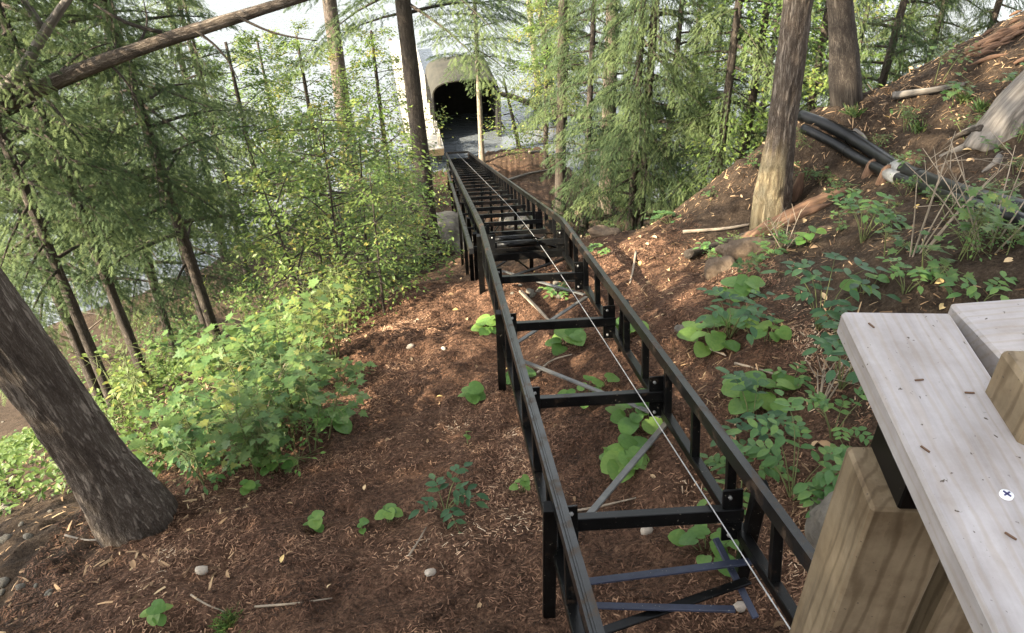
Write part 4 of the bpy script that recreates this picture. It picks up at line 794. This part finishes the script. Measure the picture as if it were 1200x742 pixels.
mulch(11000, .016, .05, .12, 5, 'bark_slivers', 'coarse bark slivers strewn over the red mulch', 1.1, 2.3)
XY = np.c_[rng.uniform(1.0, 7.5, 40000), rng.uniform(2, 11, 40000)]; XY = XY[rng.random(40000) < np.clip((noise(XY[:, 0]*2, XY[:, 1]*2, s=41)-.3)*2.2, .08, 1)]
d3 = chips(XY, .012, .07, .14, 2, .0, 1, 1.8); o = solo('twig_litter', d3[0], d3[1], MT['deadleaf'], 'brown twigs and needles littering the slope right of the track', 'litter', None, {'tint': d3[2]*.7}); o['kind'] = 'stuff'
XY = np.c_[rng.uniform(-7, -1.5, 5000), rng.uniform(.5, 9, 5000)]
d3 = chips(XY, .02, .09, .2, 3); o = solo('bank_litter', d3[0], d3[1], MT['deadleaf'], 'brown litter and dry leaves on the bank left of the leaning trunk', 'litter', None, {'tint': d3[2]*.75}); o['kind'] = 'stuff'
XY = np.c_[rng.uniform(-3, 6.5, 7000), rng.uniform(7, 29, 7000)]; XY = XY[hz(XY[:, 0], XY[:, 1]) > .1]
d3 = chips(XY, .03, .12, .12, 4); d3 = (d3[0], d3[1], d3[2]*.62); o = solo('shore_litter', d3[0], d3[1], MT['deadleaf'], 'pale dry sticks and leaves strewn over the lower bank by the lake', 'litter', None, {'tint': d3[2]}); o['kind'] = 'stuff'
# curled dead leaves, uncountable
n = 1500; XY = np.c_[rng.uniform(-3.2, 6.5, n), rng.uniform(1, 11, n)]; keep = (XY[:, 0] > 1.0) | (rng.random(n) < .16); XY = XY[keep]; n = len(XY); az = rng.uniform(0, 6.28, n)
V, F, T = place((LF_OVAL[0]*[1, 1, 2.2], LF_OVAL[1]), np.c_[XY, hz(XY[:, 0], XY[:, 1])+.012], np.c_[np.cos(az), np.sin(az), rng.normal(0, .3, n)], np.c_[rng.normal(0, .5, n), rng.normal(0, .5, n), np.ones(n)], rng.uniform(.025, .075, n), rng.random(n))
o = solo('dead_leaves', V, F, MT['deadleaf'], 'curled tan dead leaves scattered over the slope', 'leaves', None, {'tint': T}); o['kind'] = 'stuff'

def rock_np(seed, r, sub=3, sq=(1, 1, .7), amp=.35):
    bm = bmesh.new(); bmesh.ops.create_icosphere(bm, subdivisions=sub, radius=1); V = np.array([v.co[:] for v in bm.verts]); F = np.array([[v.index for v in f.verts] for f in bm.faces]); bm.free()
    q = noise(V[:, 0]*1.3+seed, V[:, 1]*1.3, V[:, 2]*1.3, seed)-.5; q2 = noise(V[:, 0]*3.5, V[:, 1]*3.5+seed, V[:, 2]*3.5, seed+1)-.5
    V = V*(1+amp*q*2+amp*.4*q2)[:, None]; V = np.sign(V)*np.abs(V)**.85
    return V*np.array(sq)*r, F
ST = [mesh_np('stone', *rock_np(i, 1, 2, (1, .75, .55)), None, True) for i in range(5)]
def stone(px, py, r, mat, label, group=None, name='stone', k=0):
    me = ST[k % 5] if mat is None else ST[k % 5].copy()
    if mat is not None: me.materials.clear(); me.materials.append(MT[mat])
    b = G(px, py); o = link(name, me, None, None, b+[0, 0, r*.2]); o.scale = (r, r, r); o.rotation_euler = (random.uniform(-.3, .3), random.uniform(-.3, .3), random.uniform(0, 6)); return tag(o, label, 'stone', group)
stone(237, 671, .036, 'pale_stone', 'white oval stone on the red mulch', k=0); stone(757, 623, .04, 'pale_stone', 'pale pinkish stone under the track beside the nearest crossbar', k=1); stone(868, 712, .035, 'pale_stone', 'small tan stone at the bottom under the cable', k=2)
stone(505, 672, .03, 'pale_stone', 'small whitish stone lower centre of the mulch', k=3); stone(520, 410, .03, 'pale_stone', 'small cream stone on the mulch left of the track', k=4); stone(481, 408, .035, 'pale_stone', 'cream stone near the left thicket edge on the mulch', k=1)
for k in range(18):
    px, py = random.uniform(0, 75), random.uniform(480, 735)
    if px > 60 and py > 640: continue
    stone(px, py, random.uniform(.015, .045), 'rock', 'small grey stone on the bank at the left edge', 'small stones at the left edge', k=k)
for k in range(14):
    stone(random.uniform(585, 660), random.uniform(335, 350), random.uniform(.02, .05), 'rock', 'grey gravel stone under the track near the bend', 'gravel stones near the bend', k=k)
def boulder(px, py, r, sq, label, seed, dz=.1):
    b = G(px, py); V, F = rock_np(seed, r, 4, sq, .45); o = link('boulder', mesh_np('boulder', V, F, None, True), MT['brown_rock' if 'brown' in label or 'tan' in label else 'rock'], None, b+[0, 0, r*dz]); return tag(o, label, 'boulder')
boulder(985, 628, .20, (.8, 1, .75), 'pale boulder beside the railing post', 3); boulder(523, 290, .62, (.9, 1.2, .7), 'big grey boulder between the straight trunk and the track legs', 5, .3); boulder(690, 255, .35, (1.1, .8, .7), 'brown boulder at the foot of the slender trunk', 8)
boulder(560, 290, .35, (1, 1, .6), 'grey rock under the track just below the bend', 9); boulder(605, 262, .4, (1, 1, .6), 'grey rock under the lower run of the track', 11); boulder(880, 300, .18, (1.5, .7, .6), 'flat brown rock below the thick trunk', 12); boulder(843, 318, .12, (1, .8, .8), 'tan rock among the broad leaves right of the track', 14)
boulder(515, 168, .5, (1.3, 1, .6), 'dark wet rock in the shallows by the track end', 17); boulder(800, 388, .05, (1, .8, .6), 'small grey rock left of the dark plant', 19); boulder(705, 275, .16, (1.4, .8, .5), 'low brown rock right of the bend', 21)
# sticks and fallen wood
def stick(pix, r, label, mat='twig', lift=.012, name='fallen_stick', cat='stick'):
    pts = []
    for px, py in pix: q = G(px, py); pts.append(q+[0, 0, r+lift])
    rr = np.linspace(r, r*.5, len(pts)); return tube_solo(name, MT[mat], label, cat, None, pts, rr, 8, .05, r*.15, 40, .3, seed=int(pix[0][0]))
for a in [(((78, 630), (105, 638), (140, 632)), .007, 'pale forked twig beside the foot of the leaning trunk', 'deadwood'), (((745, 298), (742, 318), (738, 335)), .012, 'short upright-lying stick right of the bend'), (((1045, 118), (1090, 112), (1128, 106)), .035, 'pale fallen branch on the upper right slope', 'deadwood'),
          (((1000, 158), (1012, 165), (1016, 178), (1040, 196)), .022, 'curved grey root on the slope above the black pipes', 'deadwood'), (((800, 275), (850, 272), (880, 266)), .018, 'brown stick left of the thick trunk foot'), (((805, 305), (850, 290), (905, 270)), .04, 'dark log lying below the thick trunk', 'bark_dark'),
          (((860, 430), (900, 440), (935, 455)), .008, 'thin twig lying above the large broad leaves'), (((800, 398), (830, 412), (850, 420)), .008, 'thin twig lying right of the rail'), (((650, 608), (700, 598), (745, 588)), .008, 'brown twig lying under the track behind the nearest crossbar'), (((480, 655), (490, 640), (500, 622)), .006, 'grey twig lying on the mulch below the dark plant'),
          (((300, 715), (350, 712), (390, 705)), .006, 'thin root lying on the mulch at the bottom left'), (((225, 700), (245, 715), (265, 722)), .005, 'curved thin root near the white stone'), (((630, 440), (645, 425), (670, 418)), .009, 'twig lying under the track beside broad leaves'), (((610, 345), (635, 370), (648, 385)), .018, 'old pipe-like stick under the track near the bend'),
          (((90, 400), (120, 375), (160, 350)), .02, 'dry stick on the sunlit bank at the left'), (((30, 375), (80, 365), (130, 372)), .03, 'fallen log on the sunlit bank behind the leaning trunk', 'bark_dark'), (((300, 230), (340, 228), (380, 232)), .06, 'fallen log behind the thicket near the water', 'bark_dark'),
          (((440, 205), (455, 212), (465, 222)), .09, 'pale sawn log end left of the straight trunk', 'deadwood'), (((590, 215), (620, 205), (650, 200)), .05, 'pale curved branch on the bright bank', 'deadwood'), (((620, 180), (660, 178), (690, 185)), .05, 'pale dry branch under the pale trunks', 'deadwood')]:
    stick(*a)
# fallen white birch over the water and its dead roots, right of the track end
b0 = G(660, 150); tube_solo('fallen_birch', MT['bark_pale'], 'white fallen birch trunk lying over the water behind the track end', 'log', None, [b0+[0, 0, .5], PZ(600, 112, .9), PZ(560, 106, .7)], [.14, .12, .08], 12, .3, .004)
db = empty('dead_branch', G(600, 165), 'pale bare dead branch hanging over the water beside the pale trunk', 'branch')
B0 = np.array(db.location)
for pts, r in [([B0, PY(585, 140, B0[1]), PY(572, 118, B0[1])], .05), ([PY(583, 137, B0[1]), PY(600, 132, B0[1]), PY(612, 150, B0[1])], .03), ([PY(590, 148, B0[1]), PY(575, 150, B0[1]), PY(560, 162, B0[1])], .02)]: tube_part(db, 'branch', MT['deadwood'], pts, np.linspace(r, r*.4, 3), 8, .1)
# dry pole sticks at the left behind the leaning trunk
for px, py, qx, qy, lab in [(108, 365, 88, 270, 'pale bare stick leaning in the left stand, taller of two'), (95, 372, 75, 300, 'pale bare stick leaning in the left stand, shorter of two')]:
    b = G(px, py); tube_solo('dead_stick', MT['twig'], lab, 'stick', None, [b-[0, 0, .05], (b+PY(qx, qy, b[1]))/2+[.05, 0, 0], PY(qx, qy, b[1])], [.02, .015, .008], 8, .1)
# weathered stump at the right edge
sb = G(1150, 172); st = empty('weathered_stump', sb, 'big grey weathered stump with splintered roots at the right edge', 'stump')
sd0 = float(np.dot(sb-CAM, _f))
tube_part(st, 'bole', MT['deadwood'], [sb+[.05, 0, -.1], P(1180, 135, sd0), P(1215, 95, sd0+.05), P(1260, 50, sd0+.1)], [.17, .13, .12, .11], 64, .02, .035, 22, .06)
for k, (pix, r) in enumerate([(((1158, 160), (1125, 176), (1100, 186)), .032), (((1150, 150), (1122, 160), (1104, 174)), .022), (((1175, 178), (1165, 196), (1150, 204)), .03), (((1150, 165), (1128, 172), (1110, 182)), .02), (((1165, 140), (1140, 150), (1118, 160)), .018)]):
    tube_part(st, 'root', MT['bark_dark' if k % 2 else 'deadwood'], [P(*pix[0], sd0-.05)] + [G(*q)+[0, 0, r*.3] for q in pix[1:]], [r, r*.7, r*.12], 10, .03, r*.45, 30, .15, k)
# rotten orange wood
for k, (pix, r, lab) in enumerate([(((850, 302), (878, 284), (905, 268), (950, 245), (992, 225)), .05, 'long splintered orange rotten log running right from the thick trunk'), (((900, 275), (920, 262), (940, 252), (975, 240)), .03, 'short orange splinter lying along the rotten log'), (((1118, 50), (1135, 42), (1155, 33), (1195, 14)), .05, 'orange rotten log in the debris at the top right, uppermost'),
                                   (((1130, 66), (1150, 56), (1170, 46), (1210, 28)), .04, 'orange rotten log in the debris at the top right, lowest')]):
    pts = [G(*q)+[0, 0, r*.4] for q in pix]; rr = [r*.3]+[r]*(len(pts)-2)+[r*.25]; tube_solo('rotten_log', MT['rotwood'], lab, 'log', None, pts, rr, 22, .03, r*.9, 26, .12, seed=k)
for k, (px, py, lab) in enumerate([(930, 232, 'upright broken splinter beside the thick trunk'), (1018, 205, 'orange wood chunk under the grey pipe joint'), (1035, 212, 'orange wood chunk right under the grey pipe joint')]):
    b = G(px, py); tube_solo('wood_chunk', MT['rotwood'], lab, 'wood', None, [b-[0, 0, .05], b+[.02, 0, .1], b+[.04, .02, .24 if k == 0 else .13]], [.05, .045, .015], 10, .03, .02, 25, .2, k)
for k in range(34):
    px, py = random.uniform(1100, 1198), random.uniform(12, 80); c = G(px, py); an = random.uniform(.2, .9); L_ = random.uniform(.08, .3); v = np.array([math.cos(an), -math.sin(an)*.2, math.sin(an)*.5])*L_
    tube_solo('wood_splinter', MT['rotwood'], 'orange rotten wood splinter in the debris at the top right', 'wood splinter', 'rotten splinters in the top right debris', [c-v*.3+[0, 0, .03], c+v*.3+[0, 0, .06], c+v+[0, 0, .05]], [.005, .018, .003], 8, .03, .010, 30, .2, k)
# bare twig bushes on the right
def twigs(px, py, n, H, label, spread=.5):
    b = G(px, py); t = empty('bare_bush', b, label, 'bush')
    for k in range(n):
        a = random.uniform(0, 6.28); d = np.array([math.cos(a)*spread*random.random(), math.sin(a)*spread*random.random(), 0]); h = H*random.uniform(.5, 1)
        p0 = b+d*.15-[0, 0, .03]; p1 = b+d*.6+[0, 0, h*.5]; p2 = b+d*1.2+[0, 0, h]
        V1 = [tube([p0, p1, p2], [.006, .004, .002], 5, .1, cap=False)]
        for j in range(2): s = random.uniform(.3, .8); q = p1+(p2-p1)*s; V1.append(tube([q, q+np.array([random.gauss(0, .1), random.gauss(0, .1), .12])], [.003, .001], 4, .1, cap=False))
        V, F, bk = join(V1); part(t, 'twig', V, F, MT['twig'], {'bk': bk}, True)
twigs(1160, 290, 10, .6, 'bare pale twigs tangled at the right edge below the pipes', .6); twigs(1070, 300, 7, .7, 'bare pale twigs left of the maple seedling', .4); twigs(960, 480, 6, .25, 'short dry stalks behind the ferny plant', .25); twigs(920, 290, 6, .3, 'dry twigs right of the thick trunk foot', .3); twigs(300, 500, 5, .7, 'dry stalks standing in the left thicket', .3); twigs(620, 165, 8, 1.0, 'dry brush on the bright bank by the pale trunks', .8)
# ------------------------------------------------------------------ black pipes
def pipe_pts(pix, r): return [G(px, py)+[0, 0, r*.9] for px, py in pix]
for pix, r, lab, gr in [(((938, 143), (975, 158), (1010, 178), (1050, 203), (1085, 220), (1130, 238), (1175, 250), (1230, 265)), .058, 'upper thick black plastic pipe lying on the slope behind the grey joint', 1), (((940, 156), (972, 172), (1006, 192), (1045, 212), (1080, 228), (1128, 246), (1172, 260), (1230, 280)), .047, 'lower black plastic pipe with grey taped joint on the slope', 0)]:
    t = empty('black_pipe', G(*pix[3]), lab, 'pipe'); pts = pipe_pts(pix, r)
    tube_part(t, 'pipe_run', MT['pipe'], pts, [r]*len(pts), 20, .06)
    i = 3; A, B = pts[i], pts[i+1]; d = nrm(B-A); c = A if gr == 0 else A+d*.03
    tube_part(t, 'taped_joint', MT['tape'], [c-d*.10, c+d*.10], [r*1.12, r*1.12], 20, .1)
    for c2 in (pts[1]+(pts[2]-pts[1])*.6, A+(B-A)*.75): tube_part(t, 'clamp', MT['pipe'], [c2-d*.012, c2+d*.012], [r*1.1, r*1.1], 16, .1)
# ------------------------------------------------------------------ dock and boat shelter on the lake
DZ = .62
dA, dB = PZ(519, 174, DZ), PZ(497, 92, DZ)           # right edge of the deck, near and far
dx = nrm(dB-dA); dl = nrm(np.cross([0, 0, 1], dx)); DW = 1.3; DL = float(np.linalg.norm(dB-dA))+6
dk = empty('lake_dock', dA+dl*DW/2-[0, 0, DZ+.4], 'pale wooden dock with tan front board at the foot of the track', 'dock')
pl = []
npl = int(DL/.15)
bmx = bmesh.new()
for k in range(npl):
    c = dA+dx*(.075+k*.15)+dl*DW/2
    m = Matrix.Identity(4)
    for i in range(3): m[i][0], m[i][1], m[i][2], m[i][3] = dl[i]*DW, dx[i]*.138, (0, 0, .035)[i], c[i]-dk.location[i]-(.0175 if i == 2 else 0)+(random.uniform(-.002, .002) if i == 2 else 0)
    bmesh.ops.create_cube(bmx, size=1, matrix=m)
me = bpy.data.meshes.new('deck_planks'); bmx.to_mesh(me); bmx.free(); link('deck_planks', me, MT['dock_wood'], dk, kind='stuff')
F0 = dA-dx*.03-[0, 0, .13]
beam(dk, 'front_board', F0-dl*.02, F0+dl*(DW+.02), .045, .26, MT['fascia'])
beam(dk, 'edge_board', dA-dl*.03-[0, 0, .10], dA-dl*.03+dx*DL-[0, 0, .10], .045, .2, MT['dock_wood'])
for k in range(6):
    for w in (.12, DW-.12):
        c = dA+dx*(.3+k*2.8)+dl*w; tube_part(dk, 'pile', MT['bark_dark'], [c-[0, 0, 2.2], c-[0, 0, .05]], [.09, .085], 12, .5)
for k in range(2):
    c = dA+dx*(.25+k*1.1)+dl*.10; beam(dk, 'mooring_post', c+[0, 0, -.02], c+[0, 0, .55], .12, .12, MT['dock_wood'], (0, 1, 0), .01)
sA = PZ(519, 158, 0); sx_ = np.array([dl[0], dl[1], 0])*-1
sh = empty('boat_shelter', sA+dx*2.5, 'tan-roofed boat shelter with a black open front beside the dock', 'boathouse')
SW, SL, SH = 2.5, 2.8, 1.85; o0 = PZ(513, 167, 0)
cor = lambda u, v, z: o0+sx_*(u*SW)+dx*(v*SL)+np.array([0, 0, z])
for u in (0, 1): beam(sh, 'side_wall', (cor(u, 0, -.3)+cor(u, 0, SH))/2, (cor(u, 1, -.3)+cor(u, 1, SH))/2, .06, SH+.3, MT['dark_board'])
N1 = 16
rp = [(-math.copysign(abs(math.cos(math.pi*k/N1))**.6, math.cos(math.pi*k/N1))*(SW/2+.08), SH+.02+math.sin(math.pi*k/N1)**.8*.62) for k in range(N1+1)]
A, B = cor(.5, -.02, 0), cor(.5, 1.02, 0)
extrude(sh, 'roof', rp + [(x*.96, SH+.02+(z-SH-.02)*.92) for x, z in rp][::-1], A, B, MT['roof'])
wp_ = [(x*.955, SH+.02+(z-SH-.02)*.91) for x, z in rp]
extrude(sh, 'back_wall', [(wp_[0][0], -.3)]+wp_+[(wp_[-1][0], -.3)], cor(.5, .97, 0), cor(.5, 1.0, 0), MT['dark_board'])
for u in (0, 1):
    for v in (.0, .5, 1): c = cor(u, v, 0)+sx_*(u-.5)*.14; beam(sh, 'post', c-[0, 0, 1.5], c+[0, 0, SH], .09, .09, MT['dark_board'], (0, 1, 0), .004)
print('OBJECTS', len(bpy.data.objects), 'TRIS', sum(len(m.polygons) for m in bpy.data.meshes))
